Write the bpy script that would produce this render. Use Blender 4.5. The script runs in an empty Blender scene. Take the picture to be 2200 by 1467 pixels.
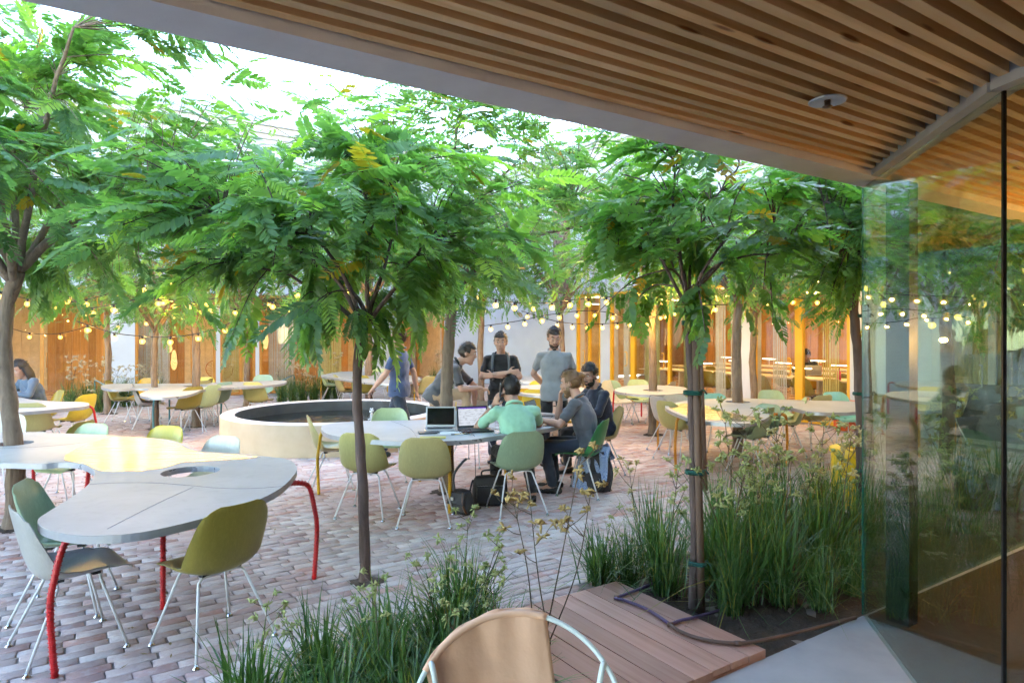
import bpy, bmesh, math, random
import numpy as np
from mathutils import Vector, Matrix, Euler
from mathutils.geometry import tessellate_polygon

random.seed(7)
rng = np.random.default_rng(11)
SC = bpy.context.scene
COL = SC.collection
R = math.radians

# ------------------------------------------------------------------ camera
F, H, CX, YH = 1420.0, 1.72, 1100.0, 713.0          # focal length / eye height / principal column / horizon row of a 2200 x 1467 frame
cam = bpy.data.cameras.new('camera')
cam.sensor_fit = 'HORIZONTAL'; cam.sensor_width = 36.0
cam.lens = 36.0 * F / 2200.0
cam.shift_y = -(733.5 - YH) / 2200.0
cam.clip_start = 0.05; cam.clip_end = 400
camo = bpy.data.objects.new('camera', cam); COL.objects.link(camo)
camo.location = (0, 0, H); camo.rotation_euler = (R(90), 0, 0)
SC.camera = camo

# ------------------------------------------------------------------ world (dusk sky), sun, exposure
w = bpy.data.worlds.new('World'); SC.world = w; w.use_nodes = True
nt = w.node_tree; nt.nodes.clear()
sky = nt.nodes.new('ShaderNodeTexSky'); sky.sky_type = 'NISHITA'; sky.sun_disc = False
sky.sun_elevation = R(30); sky.sun_rotation = R(25); sky.air_density = 1.0; sky.dust_density = 0.1; sky.ozone_density = 1.2
hsv = nt.nodes.new('ShaderNodeHueSaturation'); hsv.inputs['Saturation'].default_value = 0.98
bg = nt.nodes.new('ShaderNodeBackground'); bg.inputs['Strength'].default_value = 0.15
wo = nt.nodes.new('ShaderNodeOutputWorld')
nt.links.new(sky.outputs[0], hsv.inputs['Color']); nt.links.new(hsv.outputs[0], bg.inputs['Color']); nt.links.new(bg.outputs[0], wo.inputs[0])
sun = bpy.data.lights.new('sun', 'SUN'); sun.energy = 0.15; sun.angle = R(60); sun.color = (1.0, 0.97, 0.95)
suno = bpy.data.objects.new('sun', sun); COL.objects.link(suno)
suno.rotation_euler = (R(-66), 0, R(-25))
vs = SC.view_settings
vs.view_transform = 'Standard'; vs.look = 'None'; vs.gamma = 1.0; vs.exposure = 3.45; vs.use_curve_mapping = False
SC.render.engine = 'CYCLES'
cy = SC.cycles
cy.use_denoising = True; cy.use_adaptive_sampling = True; cy.adaptive_threshold = 0.03; cy.adaptive_min_samples = 12
cy.max_bounces = 6; cy.diffuse_bounces = 3; cy.glossy_bounces = 3; cy.transmission_bounces = 4; cy.transparent_max_bounces = 10
cy.sample_clamp_indirect = 6.0; cy.sample_clamp_direct = 0.0; cy.caustics_reflective = False; cy.caustics_refractive = False
try: cy.use_light_tree = True
except Exception: pass

# ------------------------------------------------------------------ places
UX, UY = 0.8350, 0.5505            # along the slats, the brick courses and the beam
VX, VY = -0.5505, 0.8350           # along the deck boards
UANG = math.atan2(UY, UX)
def G(px, py, z=0.0):              # a row and column of the frame -> the point of the level z that stands there
    d = F * (H - z) / (py - YH); return Vector(((px - CX) / F * d, d, z))
def D(px, py, d): return Vector(((px - CX) / F * d, d, H + (YH - py) / F * d))
def UP(u, p, z=0.0): return Vector((u * UX + p * VX, u * UY + p * VY, z))
def touv(v): return v[0] * UX + v[1] * UY, v[0] * VX + v[1] * VY

# ------------------------------------------------------------------ materials
MATS = {}
def new_mat(name):
    m = bpy.data.materials.new(name); m.use_nodes = True
    nt = m.node_tree; b = nt.nodes['Principled BSDF']; MATS[name] = m
    return m, nt, b
def N(nt, t, **kw):
    n = nt.nodes.new(t)
    for k, v in kw.items(): setattr(n, k, v)
    return n
def coords(nt, scale=(1, 1, 1), kind='Object', loc=None):
    tc = N(nt, 'ShaderNodeTexCoord'); mp = N(nt, 'ShaderNodeMapping')
    mp.inputs['Scale'].default_value = scale
    nt.links.new(tc.outputs[kind], mp.inputs['Vector'])
    return mp.outputs[0]
def ramp(nt, fac, stops):
    r = N(nt, 'ShaderNodeValToRGB'); e = r.color_ramp.elements
    while len(e) < len(stops): e.new(0.5)
    for i, (p, c) in enumerate(stops):
        e[i].position = p; e[i].color = (c[0], c[1], c[2], 1)
    nt.links.new(fac, r.inputs[0]); return r.outputs[0]
def noise(nt, vec, scale, detail=4.0, rough=0.55, dist=0.0):
    n = N(nt, 'ShaderNodeTexNoise'); n.inputs['Scale'].default_value = scale; n.inputs['Detail'].default_value = detail
    n.inputs['Roughness'].default_value = rough; n.inputs['Distortion'].default_value = dist
    nt.links.new(vec, n.inputs['Vector']); return n.outputs[0]
def mixc(nt, fac, a, b, blend='MIX'):
    m = N(nt, 'ShaderNodeMix', data_type='RGBA', blend_type=blend)
    for sock, val in ((m.inputs[0], fac), (m.inputs[6], a), (m.inputs[7], b)):
        if isinstance(val, (int, float)): sock.default_value = val
        elif isinstance(val, (tuple, list)): sock.default_value = (val[0], val[1], val[2], 1)
        else: nt.links.new(val, sock)
    return m.outputs[2]
def math_n(nt, op, a, b=None):
    m = N(nt, 'ShaderNodeMath', operation=op)
    for i, v in enumerate((a, b)):
        if v is None: continue
        if isinstance(v, (int, float)): m.inputs[i].default_value = v
        else: nt.links.new(v, m.inputs[i])
    return m.outputs[0]
def bump(nt, b, h, strength=0.3, dist=0.01):
    bn = N(nt, 'ShaderNodeBump'); bn.inputs['Strength'].default_value = strength; bn.inputs['Distance'].default_value = dist
    nt.links.new(h, bn.inputs['Height']); nt.links.new(bn.outputs[0], b.inputs['Normal'])
def pm(name, c1, c2=None, scale=6.0, rough=0.6, bstr=0.15, bscale=None, metal=0.0, stretch=(1, 1, 1), rvar=0.12, spec=0.5, coat=0.0, bdist=0.004, sheen=0.0):
    m, nt, b = new_mat(name)
    c2 = c2 or tuple(min(1, x * 0.78) for x in c1)
    v = coords(nt, stretch); n1 = noise(nt, v, scale, 5.0)
    col = ramp(nt, n1, [(0.32, c1), (0.7, c2)])
    nt.links.new(col, b.inputs['Base Color'])
    n2 = noise(nt, v, bscale or scale * 6, 4.0)
    rr = N(nt, 'ShaderNodeMapRange'); rr.inputs[1].default_value = 0.25; rr.inputs[2].default_value = 0.75
    rr.inputs[3].default_value = max(0.02, rough - rvar); rr.inputs[4].default_value = min(1, rough + rvar)
    nt.links.new(n1, rr.inputs[0]); nt.links.new(rr.outputs[0], b.inputs['Roughness'])
    b.inputs['Metallic'].default_value = metal; b.inputs['Specular IOR Level'].default_value = spec
    b.inputs['Coat Weight'].default_value = coat; b.inputs['Coat Roughness'].default_value = 0.15
    b.inputs['Sheen Weight'].default_value = sheen
    if bstr: bump(nt, b, n2, bstr, bdist)
    return m
def emit(name, col, strength):
    m = bpy.data.materials.new(name); m.use_nodes = True; MATS[name] = m
    nt = m.node_tree; nt.nodes.clear()
    e = N(nt, 'ShaderNodeEmission'); e.inputs[0].default_value = (*col, 1); e.inputs[1].default_value = strength
    o = N(nt, 'ShaderNodeOutputMaterial'); nt.links.new(e.outputs[0], o.inputs[0]); return m
def thin_glass(name, tint, r0=0.04, rough=0.0, gloss=(1, 1, 1)):
    m = bpy.data.materials.new(name); m.use_nodes = True; MATS[name] = m
    nt = m.node_tree; nt.nodes.clear()
    g = N(nt, 'ShaderNodeNewGeometry')
    dp = N(nt, 'ShaderNodeVectorMath', operation='DOT_PRODUCT')
    nt.links.new(g.outputs['Incoming'], dp.inputs[0]); nt.links.new(g.outputs['Normal'], dp.inputs[1])
    c = math_n(nt, 'ABSOLUTE', dp.outputs['Value'])
    f = math_n(nt, 'ADD', math_n(nt, 'MULTIPLY', math_n(nt, 'POWER', math_n(nt, 'SUBTRACT', 1.0, c), 5.0), 1 - r0), r0)
    t = N(nt, 'ShaderNodeBsdfTransparent'); t.inputs[0].default_value = (*tint, 1)
    gl = N(nt, 'ShaderNodeBsdfGlossy'); gl.inputs['Roughness'].default_value = rough; gl.inputs[0].default_value = (*gloss, 1)
    mx = N(nt, 'ShaderNodeMixShader'); o = N(nt, 'ShaderNodeOutputMaterial')
    nt.links.new(f, mx.inputs[0]); nt.links.new(t.outputs[0], mx.inputs[1]); nt.links.new(gl.outputs[0], mx.inputs[2])
    nt.links.new(mx.outputs[0], o.inputs[0]); return m
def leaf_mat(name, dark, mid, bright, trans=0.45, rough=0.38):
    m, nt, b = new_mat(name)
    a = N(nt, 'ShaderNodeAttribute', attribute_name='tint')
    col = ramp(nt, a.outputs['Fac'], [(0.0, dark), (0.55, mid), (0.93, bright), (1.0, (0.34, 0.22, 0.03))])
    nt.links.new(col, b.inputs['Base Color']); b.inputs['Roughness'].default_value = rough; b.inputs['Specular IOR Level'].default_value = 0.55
    tr = N(nt, 'ShaderNodeBsdfTranslucent')
    tc = mixc(nt, 1.0, col, (1.6, 1.9, 0.55), 'MULTIPLY'); nt.links.new(tc, tr.inputs[0])
    mx = N(nt, 'ShaderNodeMixShader'); mx.inputs[0].default_value = trans
    o = nt.nodes['Material Output']
    nt.links.new(b.outputs[0], mx.inputs[1]); nt.links.new(tr.outputs[0], mx.inputs[2]); nt.links.new(mx.outputs[0], o.inputs[0])
    return m
def wood_mat(name, c_light, c_mid, c_dark, rough=0.6, along=(1.2, 26, 26), knots=True, var=0.25, bstr=0.12):
    """grain runs along the object's local X; every piece gets its own offset and tone"""
    m, nt, b = new_mat(name)
    tc = N(nt, 'ShaderNodeTexCoord'); oi = N(nt, 'ShaderNodeObjectInfo')
    off = N(nt, 'ShaderNodeVectorMath', operation='MULTIPLY_ADD')
    cmb = N(nt, 'ShaderNodeCombineXYZ')
    for i in range(3): nt.links.new(math_n(nt, 'MULTIPLY', oi.outputs['Random'], (37.0, 91.0, 53.0)[i]), cmb.inputs[i])
    va = N(nt, 'ShaderNodeVectorMath', operation='ADD')
    nt.links.new(tc.outputs['Object'], va.inputs[0]); nt.links.new(cmb.outputs[0], va.inputs[1])
    mp = N(nt, 'ShaderNodeMapping'); mp.inputs['Scale'].default_value = along; nt.links.new(va.outputs[0], mp.inputs[0])
    n1 = noise(nt, mp.outputs[0], 1.0, 6.0, 0.6, 0.6)
    n2 = noise(nt, va.outputs[0], 2.2, 2.0)
    col = ramp(nt, n1, [(0.28, c_dark), (0.46, c_mid), (0.68, c_light)])
    col = mixc(nt, 0.35, col, ramp(nt, n2, [(0.3, c_dark), (0.7, c_light)]))
    if knots:
        mp2 = N(nt, 'ShaderNodeMapping'); mp2.inputs['Scale'].default_value = (2.0, 11, 11); nt.links.new(va.outputs[0], mp2.inputs[0])
        vo = N(nt, 'ShaderNodeTexVoronoi'); vo.inputs['Scale'].default_value = 1.0; nt.links.new(mp2.outputs[0], vo.inputs['Vector'])
        k = ramp(nt, vo.outputs['Distance'], [(0.07, (0, 0, 0)), (0.13, (1, 1, 1))])
        col = mixc(nt, 1.0, col, mixc(nt, k, (0.35, 0.2, 0.1), (1, 1, 1)), 'MULTIPLY')
    tone = N(nt, 'ShaderNodeMapRange'); tone.inputs[3].default_value = 1 - var; tone.inputs[4].default_value = 1 + var * 0.6
    nt.links.new(oi.outputs['Random'], tone.inputs[0])
    h = N(nt, 'ShaderNodeHueSaturation'); nt.links.new(tone.outputs[0], h.inputs['Value']); nt.links.new(col, h.inputs['Color'])
    nt.links.new(h.outputs[0], b.inputs['Base Color']); b.inputs['Roughness'].default_value = rough; b.inputs['Specular IOR Level'].default_value = 0.3
    bump(nt, b, n1, bstr, 0.003)
    return m

# ------------------------------------------------------------------ object helpers
def tag(o, label=None, cat=None, group=None, kind=None):
    if label: o['label'] = label
    if cat: o['category'] = cat
    if group: o['group'] = group
    if kind: o['kind'] = kind
    return o
def empty(name, loc=(0, 0, 0), rz=0.0, parent=None):
    o = bpy.data.objects.new(name, None); COL.objects.link(o)
    o.location = loc; o.rotation_euler = (0, 0, rz); o.empty_display_size = 0.1
    if parent: o.parent = parent
    return o
def link(name, me, mat=None, parent=None, loc=None, rot=None):
    o = bpy.data.objects.new(name, me); COL.objects.link(o)
    if mat is not None and not me.materials: me.materials.append(mat)
    if parent: o.parent = parent
    if loc is not None: o.location = loc
    if rot is not None: o.rotation_euler = rot
    return o
def copy_tree(o, parent=None):
    c = o.copy(); COL.objects.link(c); c.parent = parent
    for ch in list(o.children): copy_tree(ch, c)
    return c
def paint(o, mat):                       # give one object its own material while the mesh stays shared
    o.material_slots[0].link = 'OBJECT'; o.material_slots[0].material = mat

class MB:
    def __init__(s, smooth=False): s.v, s.f, s.smooth = [], [], smooth
    def add(s, vs, fs):
        o = len(s.v); s.v += [tuple(v) for v in vs]; s.f += [tuple(i + o for i in f) for f in fs]; return s
    def box(s, c, size, rz=0.0, M=None, bev=0.0):
        x, y, z = (k / 2 for k in size)
        if bev > 0:
            b = min(bev, x * .9, y * .9, z * .9); vs = []; 
            bm = bmesh.new(); bmesh.ops.create_cube(bm, size=1.0)
            for v in bm.verts: v.co = Vector((v.co.x * 2 * x, v.co.y * 2 * y, v.co.z * 2 * z))
            bmesh.ops.bevel(bm, geom=list(bm.edges), offset=b, segments=2, affect='EDGES', profile=0.6)
            bm.verts.ensure_lookup_table(); vs = [v.co.copy() for v in bm.verts]; fs = [[v.index for v in f.verts] for f in bm.faces]; bm.free()
        else:
            vs = [Vector((sx * x, sy * y, sz * z)) for sz in (-1, 1) for sx, sy in ((-1, -1), (1, -1), (1, 1), (-1, 1))]
            fs = [(3, 2, 1, 0), (4, 5, 6, 7), (0, 1, 5, 4), (1, 2, 6, 5), (2, 3, 7, 6), (3, 0, 4, 7)]
        T = Matrix.Translation(c) @ (M.to_4x4() if M is not None else Matrix.Rotation(rz, 4, 'Z'))
        return s.add([T @ v for v in vs], fs)
    def tube(s, pts, r, n=8, caps=True, closed=False):
        pts = [Vector(p) for p in pts]; k = len(pts)
        rs = r if isinstance(r, (list, tuple)) else [r] * k
        vs, fs = [], []; prev = None
        for i in range(k):
            if closed: t = pts[(i + 1) % k] - pts[i - 1]
            else: t = pts[min(i + 1, k - 1)] - pts[max(i - 1, 0)]
            t = t.normalized() if t.length > 1e-9 else Vector((0, 0, 1))
            if prev is None:
                a = Vector((0, 0, 1)) if abs(t.z) < 0.9 else Vector((1, 0, 0)); prev = t.cross(a).normalized()
            nrm = prev - t * prev.dot(t)
            nrm = nrm.normalized() if nrm.length > 1e-6 else t.orthogonal().normalized()
            prev = nrm; bn = t.cross(nrm)
            for j in range(n):
                an = 2 * math.pi * j / n
                vs.append(pts[i] + (nrm * math.cos(an) + bn * math.sin(an)) * rs[i])
        for i in range(k if closed else k - 1):
            a, b = i * n, ((i + 1) % k) * n
            for j in range(n): fs.append((a + j, a + (j + 1) % n, b + (j + 1) % n, b + j))
        if caps and not closed: fs += [tuple(range(n - 1, -1, -1)), tuple(range((k - 1) * n, k * n))]
        return s.add(vs, fs)
    def lathe(s, prof, c=(0, 0, 0), n=32, M=None):
        vs, fs = [], []; k = len(prof)
        for r_, z in prof:
            for j in range(n):
                a = 2 * math.pi * j / n; vs.append(Vector((r_ * math.cos(a), r_ * math.sin(a), z)))
        for i in range(k - 1):
            for j in range(n): fs.append((i * n + j, i * n + (j + 1) % n, (i + 1) * n + (j + 1) % n, (i + 1) * n + j))
        T = Matrix.Translation(c) @ (M.to_4x4() if M is not None else Matrix.Identity(4))
        return s.add([T @ v for v in vs], fs)
    def ball(s, c, r, n=12, m=8, M=None):
        if isinstance(r, (int, float)): r = (r, r, r)
        vs, fs = [], []
        for i in range(m + 1):
            th = math.pi * i / m
            for j in range(n):
                a = 2 * math.pi * j / n
                vs.append(Vector((r[0] * math.sin(th) * math.cos(a), r[1] * math.sin(th) * math.sin(a), r[2] * math.cos(th))))
        for i in range(m):
            for j in range(n): fs.append((i * n + j, (i + 1) * n + j, (i + 1) * n + (j + 1) % n, i * n + (j + 1) % n))
        T = Matrix.Translation(c) @ (M.to_4x4() if M is not None else Matrix.Identity(4))
        return s.add([T @ v for v in vs], fs)
    def prism(s, outer, z0, z1, holes=()):
        loops = [outer] + list(holes)
        tris = tessellate_polygon([[Vector((p[0], p[1], 0)) for p in lp] for lp in loops])
        flat = [p for lp in loops for p in lp]; n = len(flat)
        vs = [(p[0], p[1], z1) for p in flat] + [(p[0], p[1], z0) for p in flat]; fs = []
        for t in tris:
            a, b, c = (Vector((flat[i][0], flat[i][1])) for i in t)
            t = t if (b - a).cross(c - a) > 0 else (t[0], t[2], t[1])
            fs += [tuple(t), (t[2] + n, t[1] + n, t[0] + n)]
        o = 0
        for li, lp in enumerate(loops):
            k = len(lp); area = sum(lp[i][0] * lp[(i + 1) % k][1] - lp[(i + 1) % k][0] * lp[i][1] for i in range(k))
            flip = (area < 0) != (li > 0)
            for i in range(k):
                a, b = o + i, o + (i + 1) % k
                fs.append((a, a + n, b + n, b) if not flip else (b, b + n, a + n, a))
            o += k
        return s.add(vs, fs)
    def mesh(s, name, mat=None):
        me = bpy.data.meshes.new(name); me.from_pydata(s.v, [], s.f)
        if s.smooth: me.polygons.foreach_set('use_smooth', [True] * len(me.polygons))
        if mat is not None: me.materials.append(mat)
        me.update(); return me
    def build(s, name, mat, parent=None, loc=None, rot=None, autosmooth=None):
        me = s.mesh(name, mat)
        if autosmooth:
            me.polygons.foreach_set('use_smooth', [True] * len(me.polygons))
            me.set_sharp_from_angle(angle=R(autosmooth))
        return link(name, me, None, parent, loc, rot)

def spline(pts, n=8, closed=True):
    P = [Vector(p) for p in pts]; k = len(P); out = []
    for i in range(k if closed else k - 1):
        if closed: a, b, c, d = P[i - 1], P[i], P[(i + 1) % k], P[(i + 2) % k]
        else: a, b, c, d = P[max(i - 1, 0)], P[i], P[i + 1], P[min(i + 2, k - 1)]
        for j in range(n):
            t = j / n
            out.append(0.5 * ((2 * b) + (c - a) * t + (2 * a - 5 * b + 4 * c - d) * t * t + (3 * b - a - 3 * c + d) * t ** 3))
    if not closed: out.append(P[-1])
    return out
def np_mesh(name, verts, faces_flat, per, mat, tint=None, smooth=False):
    """verts (n,3), faces_flat ints, `per` corners each; tint one value per face"""
    me = bpy.data.meshes.new(name); nf = len(faces_flat) // per
    me.vertices.add(len(verts)); me.vertices.foreach_set('co', np.ascontiguousarray(verts, dtype=np.float32).ravel())
    me.loops.add(nf * per); me.loops.foreach_set('vertex_index', np.ascontiguousarray(faces_flat, dtype=np.int32))
    me.polygons.add(nf); me.polygons.foreach_set('loop_start', np.arange(0, nf * per, per, dtype=np.int32))
    try: me.polygons.foreach_set('loop_total', np.full(nf, per, dtype=np.int32))
    except Exception: pass
    if tint is not None:
        at = me.attributes.new('tint', 'FLOAT', 'FACE'); at.data.foreach_set('value', np.ascontiguousarray(tint, dtype=np.float32))
    me.materials.append(mat); me.update(calc_edges=True)
    if smooth: me.polygons.foreach_set('use_smooth', np.ones(nf, dtype=bool))
    return me
def bake(o):
    dg = bpy.context.evaluated_depsgraph_get(); me = bpy.data.meshes.new_from_object(o.evaluated_get(dg)); o.modifiers.clear()
    old = o.data; o.data = me; bpy.data.meshes.remove(old); return o
# ------------------------------------------------------------------ materials used by the setting
def brick_mat():
    m, nt, b = new_mat('brick')
    a = N(nt, 'ShaderNodeAttribute', attribute_name='tint')
    g = N(nt, 'ShaderNodeNewGeometry')
    base = ramp(nt, a.outputs['Fac'], [(0.0, (0.36, 0.205, 0.18)), (0.2, (0.45, 0.29, 0.255)), (0.42, (0.50, 0.37, 0.325)), (0.65, (0.54, 0.43, 0.385)), (0.88, (0.66, 0.575, 0.53)), (1.0, (0.48, 0.24, 0.18))])
    n1 = noise(nt, g.outputs['Position'], 9.0, 6.0, 0.65)
    n2 = noise(nt, g.outputs['Position'], 0.55, 3.0)
    n3 = noise(nt, g.outputs['Position'], 55.0, 5.0, 0.7)
    col = mixc(nt, ramp(nt, n1, [(0.48, (0, 0, 0)), (0.72, (0.75, 0.75, 0.75))]), base, (0.62, 0.58, 0.56))
    col = mixc(nt, ramp(nt, n3, [(0.5, (0, 0, 0)), (0.75, (0.5, 0.5, 0.5))]), col, (0.27, 0.215, 0.195))
    col = mixc(nt, ramp(nt, n2, [(0.35, (0, 0, 0)), (0.7, (0.45, 0.45, 0.45))]), col, (0.38, 0.295, 0.27))
    nt.links.new(col, b.inputs['Base Color']); b.inputs['Roughness'].default_value = 0.8; b.inputs['Specular IOR Level'].default_value = 0.35
    bump(nt, b, n3, 0.45, 0.006)
    return m
M_brick = brick_mat()
M_sand = pm('joint_sand', (0.19, 0.155, 0.135), (0.30, 0.25, 0.225), 8, 0.95, 0.5, 60)
M_soil = pm('soil', (0.040, 0.026, 0.018), (0.085, 0.058, 0.04), 9, 0.95, 0.9, 35, bdist=0.03)
M_slab = pm('concrete', (0.38, 0.385, 0.39), (0.31, 0.315, 0.32), 3.5, 0.7, 0.25, 50)
M_stucco = pm('stucco', (0.80, 0.71, 0.66), (0.72, 0.63, 0.585), 5, 0.85, 0.35, 160, bdist=0.003)
M_slat = wood_mat('fir_slat', (0.88, 0.57, 0.30), (0.84, 0.48, 0.20), (0.66, 0.33, 0.12), 0.5)
M_plank = wood_mat('deck_plank', (0.50, 0.29, 0.22), (0.43, 0.23, 0.165), (0.32, 0.16, 0.11), 0.62, (0.9, 30, 30), knots=False, var=0.22)
M_dark = pm('dark_metal', (0.02, 0.02, 0.022), rough=0.35, bstr=0.03, metal=0.6)
M_channel = pm('painted_channel', (0.42, 0.40, 0.385), rough=0.5, bstr=0.05)
M_glass = thin_glass('pane_glass', (0.85, 0.945, 0.92), r0=.055, gloss=(.90, 1.0, .98))
M_glass_edge = pm('glass_edge', (0.02, 0.12, 0.09), rough=0.1, bstr=0)
M_glass_clear = thin_glass('door_glass', (0.97, 0.97, 0.95))
M_white = pm('white_render', (0.56, 0.57, 0.59), (0.50, 0.51, 0.535), 1.4, 0.8, 0.12, 70)
M_trimw = pm('white_trim', (0.60, 0.61, 0.63), rough=0.6, bstr=0.05)
M_yellow = pm('yellow_frame_paint', (0.72, 0.40, 0.02), (0.64, 0.34, 0.018), 3, 0.4, 0.03)
M_orangef = pm('orange_frame_paint', (0.50, 0.22, 0.04), (0.42, 0.17, 0.03), 3, 0.45, 0.03)
M_roomwood = wood_mat('room_plank', (0.60, 0.36, 0.14), (0.50, 0.28, 0.10), (0.36, 0.19, 0.06), 0.55, (30, 30, 1.0), knots=False)
M_roomfloor = pm('room_floor', (0.42, 0.27, 0.14), (0.34, 0.21, 0.11), 3, 0.3, 0.03)
M_roomwhite = pm('room_plaster', (0.68, 0.58, 0.42), rough=0.8, bstr=0.05)
M_curt = pm('curtain_cord', (0.62, 0.56, 0.22), (0.52, 0.46, 0.16), 20, 0.7, 0.1)
M_curtp = pm('curtain_cord_pale', (0.58, 0.57, 0.50), (0.46, 0.47, 0.44), 20, 0.7, 0.1)
M_ochre = pm('ochre_carpet', (0.055, 0.028, 0.009), (0.04, 0.02, 0.007), 30, 0.95, 0.5, 220)
M_greypanel = pm('grey_panel', (0.10, 0.11, 0.12), rough=0.6, bstr=0.05)
M_shingle = pm('roof_felt', (0.46, 0.47, 0.49), (0.38, 0.39, 0.41), 12, 0.85, 0.4, 60)
M_redbrick = pm('chimney_brick', (0.26, 0.13, 0.10), (0.18, 0.09, 0.07), 9, 0.85, 0.4, 50)
M_lamp_room = emit('room_lamp', (1.0, 0.58, 0.17), 4.6)
M_led = emit('led_tube', (1.0, 0.82, 0.52), 1.6)
def glow_glass(name, tint, col, k):
    m = bpy.data.materials.new(name); m.use_nodes = True; nt = m.node_tree; nt.nodes.clear(); MATS[name] = m
    t = N(nt, 'ShaderNodeBsdfTransparent'); t.inputs[0].default_value = (*tint, 1); e = N(nt, 'ShaderNodeEmission'); e.inputs[0].default_value = (*col, 1); e.inputs[1].default_value = k
    a = N(nt, 'ShaderNodeAddShader'); o = N(nt, 'ShaderNodeOutputMaterial'); nt.links.new(t.outputs[0], a.inputs[0]); nt.links.new(e.outputs[0], a.inputs[1]); nt.links.new(a.outputs[0], o.inputs[0]); return m
M_pend = glow_glass('pendant_glow', (.75, .55, .30), (1.0, .50, .08), .045)

# ------------------------------------------------------------------ ground and brick paving
g = MB(); g.add([(-60, -40, -0.07), (60, -40, -0.07), (60, 80, -0.07), (-60, 80, -0.07)], [(0, 1, 2, 3)])
tag(g.build('ground', M_soil), kind='structure')
U_R, P_B = 11.55, 19.2                       # facade of the right building / of the back building
HOLES = []                                   # round pits where trees grow through the paving: (x, y, r)
def in_bed(u, p): return (p < 3.28 and u < 3.0) or (p < 3.52 and u >= 2.9)
def bed_far(u, p): # beds along the back building
    x, y = u * UX + p * VX, u * UY + p * VY
    return p > P_B - 1.0
paving = MB(); paving.add([UP(-14, 1.6, -0.008), UP(U_R + .2, 1.6, -0.008), UP(U_R + .2, P_B + .2, -0.008), UP(-14, P_B + .2, -0.008)], [(0, 1, 2, 3)])
PAV = tag(paving.build('brick_paving', M_sand), kind='structure')
def brick_geo(L, W, r):
    j = lambda s: r.uniform(-s, s)
    x, y, c = L / 2, W / 2, 0.0045
    zt = r.uniform(-0.003, 0.003); tx, ty = j(0.009), j(0.014)
    outer = [(-x + j(.004), -y + j(.003)), (x + j(.004), -y + j(.003)), (x + j(.004), y + j(.003)), (-x + j(.004), y + j(.003))]
    k_ = r.randrange(4)
    if r.random() < .35: outer[k_] = (outer[k_][0] * .95, outer[k_][1] * .88)
    vs = [(a, b, -0.03) for a, b in outer] + [(a, b, zt - c + tx * a + ty * b) for a, b in outer] + [(a * (1 - c * 1.3 / x), b * (1 - c * 1.6 / y), zt + tx * a + ty * b) for a, b in outer]
    fs = [(0, 1, 5, 4), (1, 2, 6, 5), (2, 3, 7, 6), (3, 0, 4, 7), (4, 5, 9, 8), (5, 6, 10, 9), (6, 7, 11, 10), (7, 4, 8, 11), (8, 9, 10, 11)]
    return vs, fs
def lay_bricks():
    r = random.Random(3); PU, PP = 0.206, 0.0850; L, W = 0.2015, 0.0805
    spots = []
    rows = int((P_B - 2.2) / PP)
    for i in range(rows):
        p = 2.2 + i * PP
        off = (0.5 if i % 2 else 0.0) * PU + r.uniform(-.055, .055)
        for k in range(int(-13 / PU), int((U_R - 0.02) / PU)):
            u = k * PU + off
            if u > U_R - 0.1: continue
            x, y = u * UX + p * VX, u * UY + p * VY
            if y < 2.55 or abs(x) > 0.80 * y + 0.35 or in_bed(u - .1, p - .04) or in_bed(u + .1, p + .035): continue
            if bed_far(u, p) and (-2.6 < u < -.2 or 3.6 < u < 6.2): continue
            if any((x - a) ** 2 + (y - b) ** 2 < c * c for a, b, c in HOLES): continue
            spots.append((y, u, p, x, y))
    spots.sort()
    tb = lambda: min(1.0, max(0.0, r.gauss(.52, .19))) if r.random() > .02 else 1.0
    variants = []
    for k in range(36):
        vs, fs = brick_geo(L * r.uniform(.975, 1.01), W * r.uniform(.96, 1.01), r)
        me = np_mesh('brick', np.array(vs), np.array(fs).ravel(), 4, M_brick, [tb()] * 9); variants.append(me)
    near = [s for s in spots if abs(s[3]) < 0.775 * s[4] and s[4] > 2.95][:300]; nearset = set(id(s) for s in near)
    for n, s in enumerate(near):
        link('brick', variants[r.randrange(36)], None, PAV, (s[3], s[4], 0), (0, 0, UANG + r.uniform(-.012, .012) + (math.pi if r.random() < .5 else 0)))
    V, T, FB = [], [], []; o = 0
    cz = [brick_geo(L * r.uniform(.975, 1.01), W * r.uniform(.96, 1.01), r) for _ in range(120)]
    cv = [np.array(c[0]) for c in cz]; fb = np.array(cz[0][1])
    for s in spots:
        if id(s) in nearset: continue
        a = UANG + r.uniform(-.012, .012); c, sn = math.cos(a), math.sin(a); v = cv[r.randrange(120)]
        V.append(np.stack([v[:, 0] * c - v[:, 1] * sn + s[3], v[:, 0] * sn + v[:, 1] * c + s[4], v[:, 2]], 1)); FB.append(fb + o); o += 12
        T += [tb()] * 9
    me = np_mesh('further_bricks', np.concatenate(V), np.concatenate(FB).ravel(), 4, M_brick, T)
    tag(link('further_bricks', me, None, PAV), kind='stuff')

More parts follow.
